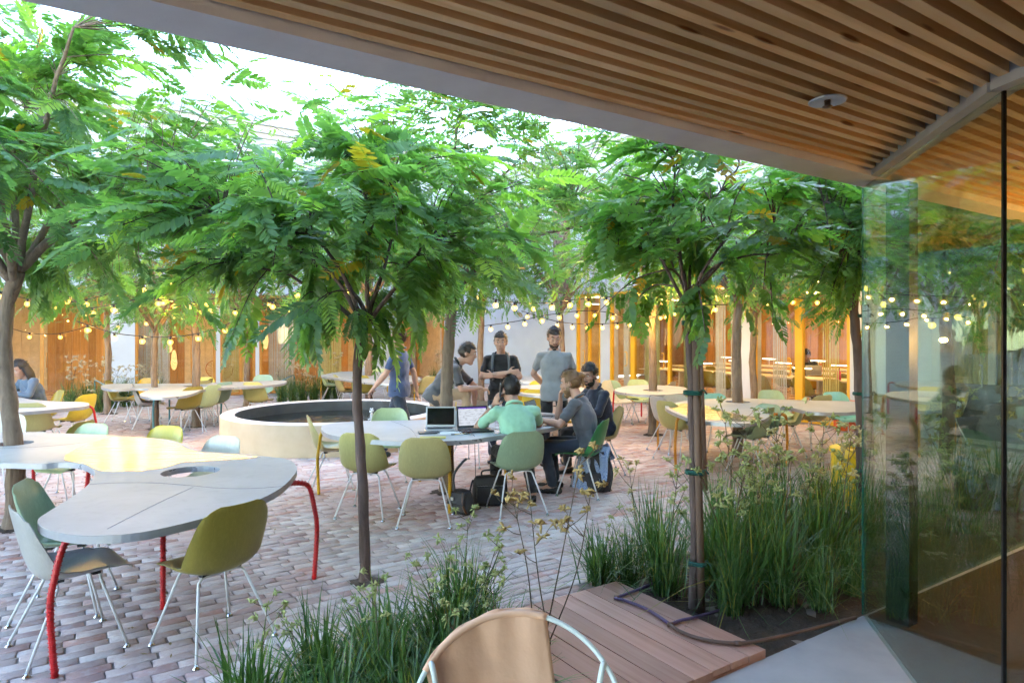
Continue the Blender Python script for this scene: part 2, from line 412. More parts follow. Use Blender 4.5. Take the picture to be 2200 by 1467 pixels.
# ------------------------------------------------------------------ concrete slab, planting beds, plank deck
P0 = 2.14                                     # edge of the slab under the beam
s = MB(); s.prism([UP(-9, -6)[:2], UP(9, -6)[:2], UP(9, P0)[:2], UP(-9, P0)[:2]], -0.06, 0.03)
tag(s.build('concrete_slab', M_slab), kind='structure')
def soil_bed(name, u0, u1, p0, p1):
    r = np.random.default_rng(5); nu, npp = int((u1 - u0) / .05) + 2, int((p1 - p0) / .05) + 2
    us, ps = np.meshgrid(np.linspace(u0, u1, nu), np.linspace(p0, p1, npp), indexing='ij')
    z = -0.005 + r.random(us.shape) * 0.025 + 0.015 * np.sin(us * 7) * np.cos(ps * 9)
    V = np.stack([us * UX + ps * VX, us * UY + ps * VY, z], -1).reshape(-1, 3)
    i, j = np.meshgrid(np.arange(nu - 1), np.arange(npp - 1), indexing='ij'); a = (i * npp + j).ravel()
    f = np.stack([a, a + npp, a + npp + 1, a + 1], 1).ravel()
    tag(link(name, np_mesh(name, V, f, 4, M_soil, smooth=True)), kind='structure')
soil_bed('soil_bed', 3.0, 9.2, P0 + .005, 3.5)
soil_bed('soil_bed', 0.2, 1.87, P0 + .005, 3.26)
deck = tag(empty('deck', UP(2.45, 2.7, 0), UANG), kind='structure')
dm = []
for k in range(8):
    u0 = 3.0 - 0.137 * (k + 1)
    b = MB(); b.box((0, 0, 0), (1.14 + random.uniform(-.012, .012), 0.131, 0.034), bev=0.003)
    o = b.build('plank', M_plank, deck)
    c = UP(u0 + .0685, (P0 + 3.28) / 2 + 0.004, 0.053 + random.uniform(-.0015, .0015)); loc = deck.matrix_basis.inverted() @ c
    o.location = loc; o.rotation_euler = (0, 0, R(90) + random.uniform(-.003, .003))
for p in (P0 + .03, 2.7, 3.24):
    b = MB(); b.box((0, 0, 0), (1.09, .045, .05)); o = b.build('joist', M_plank, deck)
    o.location = deck.matrix_basis.inverted() @ UP(3.0 - .137 * 4, p, 0.01)

# ------------------------------------------------------------------ pavilion roof: beam, slats, ceiling deck
ZB, ZS = 2.582, 2.617
roof = tag(empty('ceiling', UP(0, 0, ZS), UANG), kind='structure')
b = MB(); b.box((1.0, P0 - .0925, ZB + .24 - ZS), (14.4, .185, .48)); b.build('beam', M_stucco, roof)
b = MB(); b.box((1.0, -2.0, .115), (14.3, 7.9, .03)); b.build('ceiling_board', wood_mat('ceiling_ply', (.50, .27, .11), (.42, .21, .08), (.30, .14, .05), .7, (1, 14, 14), knots=False), roof)
# corner and the two glass walls meet the ceiling here
C1 = Vector((2.10, 3.95)); GD = Vector((0.2093, 0.9779)); C2 = C1 - GD * 1.61; GD2 = Vector((-0.142, 0.990)); C3 = C2 - GD2 * 5.0
def glass_u(p):                               # u of the glass line at this p
    q = lambda c: touv(c)
    (ua, pa), (ub, pb), (uc, pc) = q(C1), q(C2), q(C3)
    if p >= pb: return ub + (ua - ub) * (p - pb) / (pa - pb)
    return uc + (ub - uc) * (p - pc) / (pb - pc)
p = P0 - .185 - .03
slat_i = 0
while p > -2.6:
    ug = glass_u(p) - 0.05
    for (ua, ub) in ((-5.2, ug), (ug + .13, 8.0)):
        if ub - ua < .2: continue
        bm_ = MB(); bm_.box((0, 0, 0), (ub - ua, .038, .089), bev=.002)
        o = bm_.build('slat', M_slat, roof); o.location = ((ua + ub) / 2, p + random.uniform(-.002, .002), .0445 + random.uniform(-.0015, .0015))
    p -= .0785
# the grey head channel the glass runs in
gw = tag(empty('glass_wall', (C1.x, C1.y, 0)), 'frameless glass wall of the pavilion turning at a dark post', 'glass wall')
def wall_piece(name, a, b, z0, z1, th, mat, off=0.0):
    a, b = Vector(a), Vector(b); d = (b - a); L = d.length; d.normalize(); n = Vector((-d.y, d.x))
    c = (a + b) / 2 + n * off; m = MB(); m.box((0, 0, 0), (L, th, z1 - z0))
    o = m.build(name, mat, gw); o.location = (c.x - C1.x, c.y - C1.y, (z0 + z1) / 2); o.rotation_euler = (0, 0, math.atan2(d.y, d.x)); return o
wall_piece('glass_pane', C1, C2, 0.032, ZB + .0, .012, M_glass)
wall_piece('glass_pane', C2 - GD2 * .02, C3, 0.032, ZB + .0, .012, M_glass)
wall_piece('head_channel', C1 - GD * .02, C2, ZB + .002, ZB + .12, .10, M_channel)
wall_piece('head_channel', C2, C3, ZB + .002, ZB + .12, .10, M_channel)
wall_piece('corner_post', C2 + Vector((.002, 0)), C2 - GD2 * .010, 0.031, ZB + .001, .013, M_dark)
wall_piece('corner_seal', C1 + GD * .006, C1 + GD * .010, 0.03, ZB, .013, M_glass_edge)
UC = UP(1, 0) - UP(0, 0); UC = Vector((UX, UY))
wall_piece('glass_pane', C1 + UC * .02, C1 + UC * 2.6, 0.032, ZB, .012, M_glass)
wall_piece('glass_pane', C1 + UC * 2.62, C1 + UC * 5.2, 0.032, ZB, .012, M_glass)
wall_piece('corner_post', C1 + UC * 2.605, C1 + UC * 2.615, 0.031, ZB, .02, M_dark)
m = MB(); m.box((0, 0, 1.3), (15, .2, 2.7)); tag(m.build('pavilion_wall', M_greypanel, None, UP(1, -5.6, .03), (0, 0, UANG)), kind='structure')
# sprinkler in the ceiling
sp = tag(empty('ceiling_sprinkler', G(1778, 212, ZS)), 'round white fire sprinkler plate under the wooden ceiling slats', 'sprinkler')
sp.location = (1.217, 2.55, ZS)
m = MB(True); m.lathe([(0, -.004), (.03, -.006), (.05, -.012), (.066, -.012), (.069, -.007), (.066, -.003), (0, -.001)], n=40); m.build('cover_plate', M_trimw, sp, autosmooth=40)
m = MB(True); m.lathe([(0, -.004), (.012, -.005), (.010, -.026), (.018, -.028), (.018, -.031), (0, -.033)], n=16); m.build('sprinkler_head', pm('sprinkler_bronze', (.25, .14, .09), rough=.4, bstr=.02, metal=.6), sp)
# room behind the glass: carpet, column, far wall, pendant lamps
m = MB(); m.prism([tuple(C1 + UC * .02 - Vector((0, .03))), tuple(C2 + Vector((.012, 0))), tuple(C3 + Vector((.012, 0))), tuple(UP(9, -5)[:2]), tuple(UP(9, P0 - .06)[:2])], 0.0305, 0.036)
tag(m.build('carpet', M_ochre), kind='structure')
m = MB(); m.box((0, 0, 1.3), (.10, .13, 2.56), rz=UANG); 
o = m.build('column', M_dark, loc=(2.27, 3.85, 0)); tag(o, 'dark square column just inside the glass corner', 'column')
m = MB(); m.box((0, 0, 1.35), (.15, 8.2, 2.7), rz=0); o = m.build('room_wall', M_greypanel, loc=UP(8.9, -1.95, 0.03), rot=(0, 0, UANG)); tag(o, kind='structure')
for i, (u, p, z) in enumerate(((5.6, .9, 1.62), (6.5, .1, 1.62), (7.1, 1.2, 1.62))):
    t = tag(empty('pendant_lamp', UP(u, p, z)), ('glowing bell shaped pendant lamp behind the right hand glass pane', 'glowing pendant lamp deepest inside the glass pavilion', 'glowing pendant lamp near the far glass pane of the pavilion')[i], 'lamp', 'pendant lamps in the pavilion')
    m = MB(True); m.lathe([(.0, .17), (.03, .17), (.06, .10), (.085, 0), (.10, -.10), (.095, -.10), (.0, -.09)], n=20); m.build('lamp_shade', M_pend, t)
    m = MB(); m.tube([(0, 0, .17), (0, 0, ZS - z)], .004, 6); m.build('cord', M_dark, t)
    pl = bpy.data.lights.new('pendant_light', 'POINT'); pl.energy = 10.0; pl.color = (1.0, .62, .26); pl.shadow_soft_size = .02; po = bpy.data.objects.new('pendant_light', pl); COL.objects.link(po); po.parent = t; po.location = (0, 0, .02)

# ------------------------------------------------------------------ buildings round the courtyard
def ub(px): k = (px - CX) / F; d = P_B / (.835 - .5505 * k); return d * (.835 * k + .5505)
def pr(px): k = (px - CX) / F; d = U_R / (.835 * k + .5505); return d * (.835 - .5505 * k)
HD = 2.75                                      # head of the doors
def facade(name, along, fixed, spans, lo, hi, top, label, frame, axis):
    """spans: openings [a,b] along the facade; axis 'u' (back building) or 'p' (right building)"""
    rz = UANG if axis == 'u' else UANG + R(90)
    T = empty(name, (0, 0, 0)); tag(T, label, 'building')
    P = (lambda a, off, z: UP(a, fixed + off, z)) if axis == 'u' else (lambda a, off, z: UP(fixed + off, a, z))
    def bx(nm, a, b, z0, z1, off, th, mat, parent=T, bev=0):
        m = MB(); m.box((0, 0, 0), (b - a, th, z1 - z0), bev=bev)
        return m.build(nm, mat, parent, P((a + b) / 2, off, (z0 + z1) / 2), (0, 0, rz))
    cuts = sorted(spans); x = lo
    for a, b, *_ in cuts:
        if a > x: bx('wall', x, a, -.05, HD, .15, .30, M_white)
        x = b
    if hi > x: bx('wall', x, hi, -.05, HD, .15, .30, M_white)
    bx('wall', lo, hi, HD, top, .15, .30, M_white)
    for a, b, mull, fmat in cuts:
        for (c, d_) in ((a, a + .06), (b - .06, b)): bx('door_frame', c, d_, 0, HD - .002, .05, .09, fmat)
        bx('door_frame', a + .06, b - .06, HD - .08, HD - .002, .05, .085, fmat)
        bx('door_sill', a + .06, b - .06, 0, .07, .05, .085, fmat)
        xs = [a + .06] + [q for q, w_ in mull] + [b - .06]
        for q, w_ in mull:
            bx('mullion', q - w_ / 2, q + w_ / 2, .071, HD - .081, .05, .08, fmat)
            hp = P(q + w_ / 2 + .05, -.06, 1.05); m = MB(True); L = .17
            pts = [(0, .09, -L), (0, 0, -L), (0, 0, L), (0, .09, L)]
            m.tube([(0, .08, -L), (0, .02, -L), (0, 0, -L + .02), (0, 0, L - .02), (0, .02, L), (0, .08, L)], .012, 6)
            m.build('handle', fmat, T, hp, (0, 0, rz))
        for i in range(len(xs) - 1): bx('glass_pane', xs[i] + .03, xs[i + 1] - .03, .072, HD - .083, .055, .008, M_glass_clear)
    return T, bx, P
back_spans = [(ub(-260), ub(-60), [(ub(-160), .08)], M_orangef), (ub(-50), ub(228), [(ub(90), .08)], M_orangef),
              (ub(290), ub(464), [(ub(415), .10)], M_orangef), (ub(473), ub(549), [(ub(518), .08)], M_orangef), (ub(557), ub(768), [(ub(660), .09)], M_orangef), (ub(862), ub(955), [], M_orangef)]
BK, bbx, BP = facade('back_building', None, P_B, back_spans, -14.0, U_R + .3, 7.1, 'long white building with lit orange framed doors and a classical cornice', M_orangef, 'u')
for (z0, z1, off) in ((7.10, 7.22, -.10), (7.22, 7.40, -.22), (7.40, 7.48, -.34), (6.55, 6.63, -.05)):
    bbx('cornice', -14, U_R + .3, z0, z1, .15 + off / 2, .30 - off, M_trimw)
m = MB(); m.prism([(0, 0), (25.9, 0), (25.9, 2.4), (0, 2.4)], 0, .06)
o = m.build('roof', M_shingle, BK, UP(-14, P_B - .25, 7.49), (R(20), 0, UANG))
for k in range(6):
    a = -8.5 + k * 3.3; bbx('window', a, a + 1.0, 4.0, 5.7, -.01, .05, M_trimw); bbx('window_pane', a + .1, a + .9, 4.1, 5.6, -.04, .012, M_greypanel)
# the rooms behind the back doors
rb = tag(empty('back_room', (0, 0, 0)), kind='structure')
def slabbox(nm, c, size, mat, rz, parent): m = MB(); m.box((0, 0, 0), size); return m.build(nm, mat, parent, c, (0, 0, rz))
slabbox('room_floor', UP(-1, P_B + 2.3, -.01), (25, 4.0, .04), M_roomfloor, UANG, rb)
slabbox('room_ceiling', UP(-1, P_B + 2.3, HD + .1), (25, 4.0, .06), M_roomwhite, UANG, rb)
slabbox('rear_wall', UP(-1, P_B + 4.42, 1.4), (25.2, .1, 2.9), M_roomwhite, UANG, rb)
for ue in (-13.6, 11.2): slabbox('end_wall', UP(ue, P_B + 2.3, 1.4), (3.9, .1, 2.7), M_roomwhite, UANG + R(90), rb)
ux_ = -13.3; kk = 0
while ux_ < 11.4:
    wd = .20
    slabbox('wall_plank', UP(ux_ + wd / 2, P_B + 4.3 + (.012 if kk % 2 else 0), 1.4), (wd - .006, .05, 2.84), M_roomwood if (kk // 9) % 3 else M_roomwhite, UANG, rb)
    ux_ += wd; kk += 1
for k, u in enumerate((-9.5, -6.5, -3.2, 0.2, 3.2, 6.0, 9.0)):
    t = tag(empty('ceiling_light', UP(u, P_B + 1.9, HD + .06)), 'flat warm ceiling light in the room behind the back doors', 'ceiling light', 'ceiling lights in the back room')
    m = MB(); m.box((0, 0, -.02), (1.1, .34, .03), rz=UANG); m.build('diffuser', M_lamp_room, t)
    m = MB(); m.box((0, 0, 0), (1.16, .40, .03), rz=UANG); m.build('frame', M_trimw, t)
right_spans = [(pr(1290), pr(1238), [(pr(1264), .06)], M_yellow), (pr(1592), pr(1310), [(pr(1358), .14), (pr(1436), .07), (pr(1500), .06)], M_yellow),
               (pr(1826), pr(1616), [(pr(1715), .16)], M_yellow), (pr(2500), pr(2018), [(pr(2130), .10), (pr(2300), .1)], M_channel)]
RB, rbx, RP = facade('right_building', None, U_R, right_spans, -4.0, P_B, 6.6, 'white courtyard building with yellow framed glass doors on the right', M_yellow, 'p')
for (z0, z1, off) in ((6.6, 6.72, -.08), (6.72, 6.84, -.16)): rbx('cornice', -4, P_B - .4, z0, z1, .15 + off / 2, .30 - off, M_trimw)
rbx('panel', pr(2500) + .07, pr(2018) - .07, .08, .92, -.005, .03, M_greypanel)
for pxw in (1262, 1420, 1700):                                # louvred shutters on the upper floor
    a = pr(pxw); t_ = rbx('shutter', a - .45, a + .45, 3.6, 5.4, -.02, .05, M_trimw)
    for q in range(20): rbx('louvre', a - .40, a + .40, 3.66 + q * .086, 3.71 + q * .086, -.055, .02, M_trimw)
a = pr(1213); pier = rbx('brick_pier', a - .25, a + .25, 2.8, 6.0, -.12, .22, M_redbrick)
# reading room behind the right doors
rr_ = tag(empty('reading_room', (0, 0, 0)), kind='structure'); RZ2 = UANG + R(90)
slabbox('room_floor', UP(U_R + 4.2, 8.0, -.01), (24, 7.8, .04), M_roomfloor, RZ2, rr_)
slabbox('room_ceiling', UP(U_R + 4.2, 8.0, HD + .1), (24, 7.8, .06), M_roomwhite, RZ2, rr_)
slabbox('rear_wall', UP(U_R + 8.12, 8.0, 1.4), (24.2, .1, 2.9), M_roomwhite, RZ2, rr_)
for pe in (-3.75, 19.0): slabbox('end_wall', UP(U_R + 4.2, pe, 1.4), (7.7, .1, 2.7), M_roomwhite, UANG, rr_)
px_ = -3.5; kk = 0
while px_ < 19.0:
    slabbox('wall_plank', UP(U_R + 8.0 + (.012 if kk % 2 else 0), px_ + .12, 1.4), (.234, .05, 2.84), M_roomwood, RZ2, rr_); px_ += .24; kk += 1
for k in range(6):
    for j in range(2):
        t = tag(empty('ceiling_light', UP(U_R + 1.9 + j * 3.4, 3.0 + k * 2.5, HD + .06)), 'flat warm ceiling light in the reading room behind the yellow doors', 'ceiling light', 'ceiling lights in the reading room')
        m = MB(); m.box((0, 0, -.02), (1.2, .34, .03), rz=UANG); m.build('diffuser', M_lamp_room, t)
        m = MB(); m.box((0, 0, 0), (1.26, .40, .03), rz=UANG); m.build('frame', M_trimw, t)
# cord curtains gathered beside the panes
def curtain(u, p, wd, mat, label, spread=False):
    t = tag(empty('cord_curtain', UP(u, p, 0)), label, 'curtain', 'cord curtains behind the glass doors')
    n = 9 if not spread else 26; m = MB()
    for i in range(n):
        a = (i / (n - 1) - .5) * wd; c = Vector((a * VX, a * VY, 0)) if u > 10 else Vector((a * UX, a * UY, 0))
        m.tube([c + Vector((0, 0, .04)), c + Vector((random.uniform(-.01, .01), 0, 1.4)), c + Vector((0, 0, HD - .05))], .011, 5, caps=False)
    tag(m.build('cords', mat, t), kind='stuff')
for i, (px, wd, mat) in enumerate(((1330, .2, M_curtp), (1385, .5, M_curt), (1470, .4, M_curt), (1535, .25, M_curtp), (1568, .22, M_curtp), (1665, .30, M_curtp), (1778, .30, M_curt))):
    curtain(U_R + .45, pr(px) + .2, wd, mat, ('cord curtain bundle, %s from the left behind the yellow doors' % ('first second third fourth fifth sixth seventh'.split()[i])), spread=wd > .35)
for i, px in enumerate((2035, 2075, 2120, 2170)): curtain(U_R + .5, pr(px), .9, M_curt, 'straight cord curtain, %s from the left in the window seen through the pavilion glass' % ('first second third fourth'.split()[i]), True)
for i, px in enumerate((335, 500, 615, 720)): curtain(ub(px), P_B + .5, .7, (M_curtp, M_curt)[i % 2], 'cord curtain, %s from the left behind the orange doors' % ('first second third fourth'.split()[i]), True)
# ------------------------------------------------------------------ shell chairs
M_legw = pm('white_steel_rod', (0.66, 0.68, 0.70), rough=0.35, bstr=0.02)
M_chrome = pm('chrome_glide', (0.55, 0.55, 0.56), rough=0.15, metal=1.0, bstr=0)
M_rubber = pm('black_rubber', (0.02, 0.02, 0.02), rough=0.7, bstr=0)
SHELL = {}
def shell_mat(key, c):
    m, nt, b = new_mat('fibreglass_' + key)
    v = coords(nt, (1, 1, 1)); n1 = noise(nt, v, 3.0, 3.0); n2 = noise(nt, coords(nt, (60, 60, 12)), 1.0, 6.0, 0.7, 1.5)
    col = ramp(nt, n1, [(0.3, tuple(x * .86 for x in c)), (0.7, c)])
    col = mixc(nt, ramp(nt, n2, [(0.45, (0, 0, 0)), (0.7, (.32, .32, .32))]), col, tuple(min(1, x * 1.35 + .02) for x in c))
    nt.links.new(col, b.inputs['Base Color']); b.inputs['Roughness'].default_value = 0.28; b.inputs['Specular IOR Level'].default_value = 0.45
    tr = N(nt, 'ShaderNodeBsdfTranslucent'); nt.links.new(col, tr.inputs[0]); mx = N(nt, 'ShaderNodeMixShader'); mx.inputs[0].default_value = .12
    o = nt.nodes['Material Output']; nt.links.new(b.outputs[0], mx.inputs[1]); nt.links.new(tr.outputs[0], mx.inputs[2]); nt.links.new(mx.outputs[0], o.inputs[0])
    bump(nt, b, n2, .05, .002); SHELL[key] = m; return m
for k_, c_ in dict(olive=(.30, .25, .05), olivelight=(.42, .37, .155), sage=(.27, .36, .22), palegreen=(.46, .56, .30), green=(.035, .22, .07), grey=(.40, .39, .36), cream=(.60, .56, .44),
                   yellow=(.62, .50, .05), gold=(.58, .33, .01), aqua=(.27, .56, .44), bluegreen=(.30, .46, .36), beige=(.44, .40, .31), lime=(.44, .41, .15)).items(): shell_mat(k_, c_)
def shell_mesh():
    # centre-line profile of the seat and back, side view: (y, z), y<0 is the front edge
    prof = [(-.265, .405), (-.25, .428), (-.20, .437), (-.12, .428), (-.03, .415), (.06, .408), (.125, .418), (.168, .452), (.193, .51), (.212, .58), (.228, .65), (.243, .72), (.254, .775), (.258, .80)]
    wid = [.150, .185, .205, .215, .221, .226, .229, .231, .230, .226, .216, .198, .160, .105]
    lift = [.000, .004, .012, .024, .040, .058, .070, .076, .072, .060, .044, .030, .018, .010]
    pr_ = spline([(a, b, c_) for (a, b), c_ in zip(prof, wid)], 4, False); lf = spline([(a, 0, 0) for a in lift], 4, False)
    n, mS = len(pr_), 17; top, bot = [], []
    for i, q in enumerate(pr_):
        a, b = pr_[max(i - 1, 0)], pr_[min(i + 1, n - 1)]; t = Vector((0, b.x - a.x, b.y - a.y)).normalized(); nr = Vector((0, -t.z, t.y))
        for j in range(mS):
            s = -1 + 2 * j / (mS - 1); x = q.z * math.sin(s * math.pi / 2 * .98) / math.sin(math.pi / 2 * .98)
            e = abs(x / q.z); up = lf[i].x * e ** 2.6 + (.010 * max(0, e - .9) / .1 if 10 < i < n - 6 else 0)
            P_ = Vector((x, q.x, q.y)) + nr * up
            top.append(P_)
    V = []
    grid = np.array([tuple(v) for v in top]).reshape(n, mS, 3)
    du = np.gradient(grid, axis=0); dv = np.gradient(grid, axis=1); nr = np.cross(dv, du); nr /= np.linalg.norm(nr, axis=2, keepdims=True) + 1e-9
    if nr[n // 4, mS // 2, 2] < 0: nr = -nr
    lo = grid - nr * .006
    V = np.concatenate([grid.reshape(-1, 3), lo.reshape(-1, 3)]); K = n * mS; fs = []
    for i in range(n - 1):
        for j in range(mS - 1):
            a = i * mS + j; fs.append((a, a + 1, a + mS + 1, a + mS)); fs.append((K + a, K + a + mS, K + a + mS + 1, K + a + 1))
    rim = [(0, j) for j in range(mS)] + [(i, mS - 1) for i in range(1, n)] + [(n - 1, j) for j in range(mS - 2, -1, -1)] + [(i, 0) for i in range(n - 2, 0, -1)]
    idx = [i * mS + j for i, j in rim]
    for a, b in zip(idx, idx[1:] + idx[:1]): fs.append((a, K + a, K + b, b))
    me = np_mesh('seat_shell', V, np.array(fs).ravel(), 4, SHELL['olive']); me.polygons.foreach_set('use_smooth', np.ones(len(fs), dtype=bool)); me.set_sharp_from_angle(angle=R(60)); return me
CH_SHELL = shell_mesh()
def make_chair():
    root = empty('shell_chair', (0, 0, 0)); o = link('seat_shell', CH_SHELL, None, root)
    o.material_slots[0].link = 'OBJECT'
    for sy, fy, ty in ((-1, -.215, -.115), (1, .235, .085)):
        for sx in (-1, 1):
            m = MB(True); foot = Vector((sx * .232, fy, .022)); knee = Vector((sx * .135, ty, .372)); mid = Vector((sx * .118, ty, .392))
            m.tube([foot, foot.lerp(knee, .9), knee, mid, Vector((sx * .09, ty, .398)), Vector((0, ty, .398))], .0078, 7); lg = m.build('leg', M_legw, root)
            m = MB(True); m.lathe([(0, 0), (.019, 0), (.019, .006), (.009, .014), (.007, .024), (0, .024)], (foot.x, foot.y, 0), 10); m.build('glide', M_chrome, lg)
    m = MB(); m.tube([(0, -.115, .398), (0, .085, .398)], .0075, 6)
    m.box((-.09, -.1, .408), (.05, .04, .018)); m.box((.09, -.1, .408), (.05, .04, .018)); m.box((-.09, .07, .406), (.05, .04, .018)); m.box((.09, .07, .406), (.05, .04, .018))
    tag(m.build('shock_mount', M_rubber, root), kind='stuff')
    return root
CH0 = make_chair(); ch_used = [False]
GRP = 'fibreglass shell chairs in the courtyard'
def chair(x, y, face, col, label, grp=GRP, small=False, z=0.0):
    """face: 0 looks away from the camera, 90 to the right, 180 to the camera, -90 to the left"""
    if not ch_used[0]: o = CH0; ch_used[0] = True
    else: o = copy_tree(CH0)
    o.location = (x, y, z); o.rotation_euler = (0, 0, R(180 - face)); tag(o, label, 'chair', grp)
    for c in o.children:
        if c.name.startswith('seat_shell'): paint(c, SHELL[col])
    return o
def chg(px, py, *a, **k): v = G(px, py); return chair(v.x, v.y, *a, **k)
def cht(px, ytop, face, *a, **k):                 # from the top of its back (0.8 m up); centre lies in front of the back
    v = G(px, ytop, .80); f = R(face); return chair(v.x + math.sin(f) * .22, v.y + math.cos(f) * .22, face, *a, **k)
# round the near table with red legs
chair(-1.67, 3.695, -55, 'olive', 'large olive yellow shell chair in front of the near table, its back to us')
chair(-2.42, 3.62, 44, 'grey', 'light grey shell chair at the bottom left beside the red table leg')
chair(-2.78, 4.14, 72, 'sage', 'sage green shell chair tucked under the left end of the near table')
chg(132, 1070, -88, 'olive', 'olive shell chair seen edge on in the notch of the near table')
cht(15, 890, 172, 'cream', 'pale cream shell chair behind the tree trunk at the left edge')
cht(200, 910, -165, 'palegreen', 'pale green chair back peeping over the far edge of the near table')
cht(358, 915, -165, 'yellow', 'bright yellow chair back peeping over the far edge of the near table')
cht(480, 937, -158, 'cream', 'cream white chair back nearest the pond behind the near table')
# round the table at the left edge
chg(82, 990, -12, 'olivelight', 'wide olive green chair back just right of the left tree trunk')
chg(158, 962, -82, 'yellow', 'mustard shell chair in profile beside the bent red leg at the left')
chair(-7.28, 10.25, -140, 'yellow', 'yellow shell chair the long haired person sits on')
chair(-6.05, 12.6, -60, 'olivelight', 'olive chair seen through the flower stalks beyond the left table')
# round the table with teal legs
chg(262, 907, 75, 'olive', 'olive chair at the left end of the teal legged table')
chg(318, 919, 62, 'grey', 'grey chair turned sideways at the front of the teal legged table')
chg(398, 930, -60, 'olive', 'dark olive chair at the front of the teal legged table')
chg(437, 924, -68, 'palegreen', 'pale green chair, middle of the three on the right of the teal legged table')
chg(463, 912, -65, 'bluegreen', 'blue green chair, rightmost of the three at the front of the teal legged table')
cht(543, 820, 5, 'lime', 'light olive chair standing alone left of the pond rim')
cht(566, 805, 175, 'bluegreen', 'pale blue green chair behind the right end of the teal legged table')
cht(440, 810, 178, 'yellow', 'light yellow chair behind the tree in the teal legged table')
cht(320, 812, 178, 'gold', 'dark yellow chair behind the teal legged table by the orange board')
chg(425, 900, -100, 'olive', 'olive chair half hidden behind the pale green one at the teal legged table')
# behind the pond
cht(692, 795, 80, 'palegreen', 'pale green chair, leftmost at the table behind the pond')
cht(722, 804, 60, 'olivelight', 'light olive chair turned sideways at the table behind the pond')
cht(775, 806, 5, 'olive', 'olive chair with its back to the pond behind the slim tree')
cht(855, 808, -10, 'gold', 'golden yellow chair with its back to the pond near the walking person')
cht(925, 808, -35, 'olivelight', 'olive green chair right of the walking person beyond the pond')
cht(815, 792, 178, 'palegreen', 'pale green chair on the far side of the table behind the pond')
# round the table where the group meets
chg(712, 1046, 70, 'olivelight', 'pale olive chair at the left tip of the meeting table')
chair(-1.36, 6.27, 10, 'lime', 'pale olive chair behind the slim tree, its back to us at the meeting table')
chair(-.78, 6.01, -2, 'olivelight', 'pale olive chair between the slim tree and the yellow leg, its back to us')
chair(.04, 6.36, -18, 'sage', 'pale sage chair the man in the mint shirt sits on')
chair(.76, 7.06, -66, 'green', 'deep green chair the man with the bun sits on')
cht(838, 877, 176, 'palegreen', 'light green chair facing us between pond and meeting table')
chair(-.50, 8.62, -150, 'beige', 'beige chair with the leaning man resting a foot on it')
chair(1.10, 8.12, -95, 'olivelight', 'olive chair under the man in the navy jacket')
cht(1122, 834, 25, 'gold', 'golden yellow chair between the crossed arms and the grey polo')
cht(1150, 836, 10, 'yellow', 'light yellow chair just left of the grey polo')
cht(1160, 818, 178, 'yellow', 'yellow chair on the far side of the table behind the group')
# table by the right hand doors, red legs
cht(1312, 817, 160, 'cream', 'cream chair beyond the man in the navy jacket')
chg(1337, 905, 60, 'sage', 'grey green chair left of the red legged table by the doors')
cht(1370, 815, 176, 'palegreen', 'pale green chair behind the red legged table by the doors')
chg(1420, 909, -55, 'beige', 'beige grey chair right of the red legged table by the doors')
cht(1450, 848, 175, 'cream', 'white chair between the two tables on the right')
# table with orange legs
chg(1440, 968, 62, 'grey', 'pale grey chair, rear one of the pair left of the orange legged table')
chg(1457, 986, 55, 'lime', 'yellow olive chair at the left end of the orange legged table')
chg(1612, 1010, -50, 'sage', 'sage green chair in front of the orange legged table')
chg(1690, 974, -72, 'palegreen', 'pale yellow green chair in profile at the orange legged table')
chg(1742, 960, -22, 'olivelight', 'olive chair with rounded back at the right of the orange legged table')
cht(1655, 838, 178, 'palegreen', 'light green chair behind the middle of the orange legged table')
cht(1793, 842, 176, 'aqua', 'aqua chair behind the right end of the orange legged table')
cht(1532, 845, 178, 'aqua', 'mint chair back showing left of the tree in the orange legged table')
cht(1650, 868, -120, 'sage', 'sage chair in the notch of the orange legged table')
# seen through the glass
cht(1900, 846, 70, 'olive', 'olive chair seen through the glass just past the dark column')
chg(1975, 965, -60, 'sage', 'sage chair in front of the table seen through the glass')
cht(1985, 815, -80, 'gold', 'golden chair in profile seen through the glass')
cht(1945, 836, 170, 'olivelight', 'pale olive chair behind the table seen through the glass')
cht(2075, 842, -60, 'olive', 'olive chair at the right end of the table seen through the glass')

# ------------------------------------------------------------------ cloud shaped tables
def alu_mat(name, rot):
    m, nt, b = new_mat(name)
    tc = N(nt, 'ShaderNodeTexCoord'); mp = N(nt, 'ShaderNodeMapping'); mp.inputs['Rotation'].default_value = (0, 0, rot); mp.inputs['Scale'].default_value = (1.5, 120, 1)
    nt.links.new(tc.outputs['Object'], mp.inputs[0]); n = noise(nt, mp.outputs[0], 1.0, 5.0, .7); n2 = noise(nt, tc.outputs['Object'], 1.6, 4.0)
    col = ramp(nt, n2, [(.3, (.33, .33, .325)), (.7, (.41, .41, .40))]); n3_ = noise(nt, tc.outputs['Object'], 11.0, 6.0, .7, .6); col = mixc(nt, ramp(nt, n3_, [(.52, (0, 0, 0)), (.72, (.35, .35, .35))]), col, (.26, .255, .24)); nt.links.new(col, b.inputs['Base Color'])
    b.inputs['Metallic'].default_value = 0.0 if name == 'brushed_aluminium' else .95; b.inputs['Specular IOR Level'].default_value = .25; b.inputs['Anisotropic'].default_value = .55; b.inputs['Anisotropic Rotation'].default_value = rot / (2 * math.pi)
    rr = N(nt, 'ShaderNodeMapRange'); rr.inputs[3].default_value = .42 if name == 'brushed_aluminium' else .2; rr.inputs[4].default_value = .6 if name == 'brushed_aluminium' else .34; nt.links.new(n, rr.inputs[0]); nt.links.new(rr.outputs[0], b.inputs['Roughness'])
    tg = N(nt, 'ShaderNodeTangent', direction_type='RADIAL', axis='Z'); nt.links.new(tg.outputs[0], b.inputs['Tangent'])
    bump(nt, b, n, .06, .001); return m
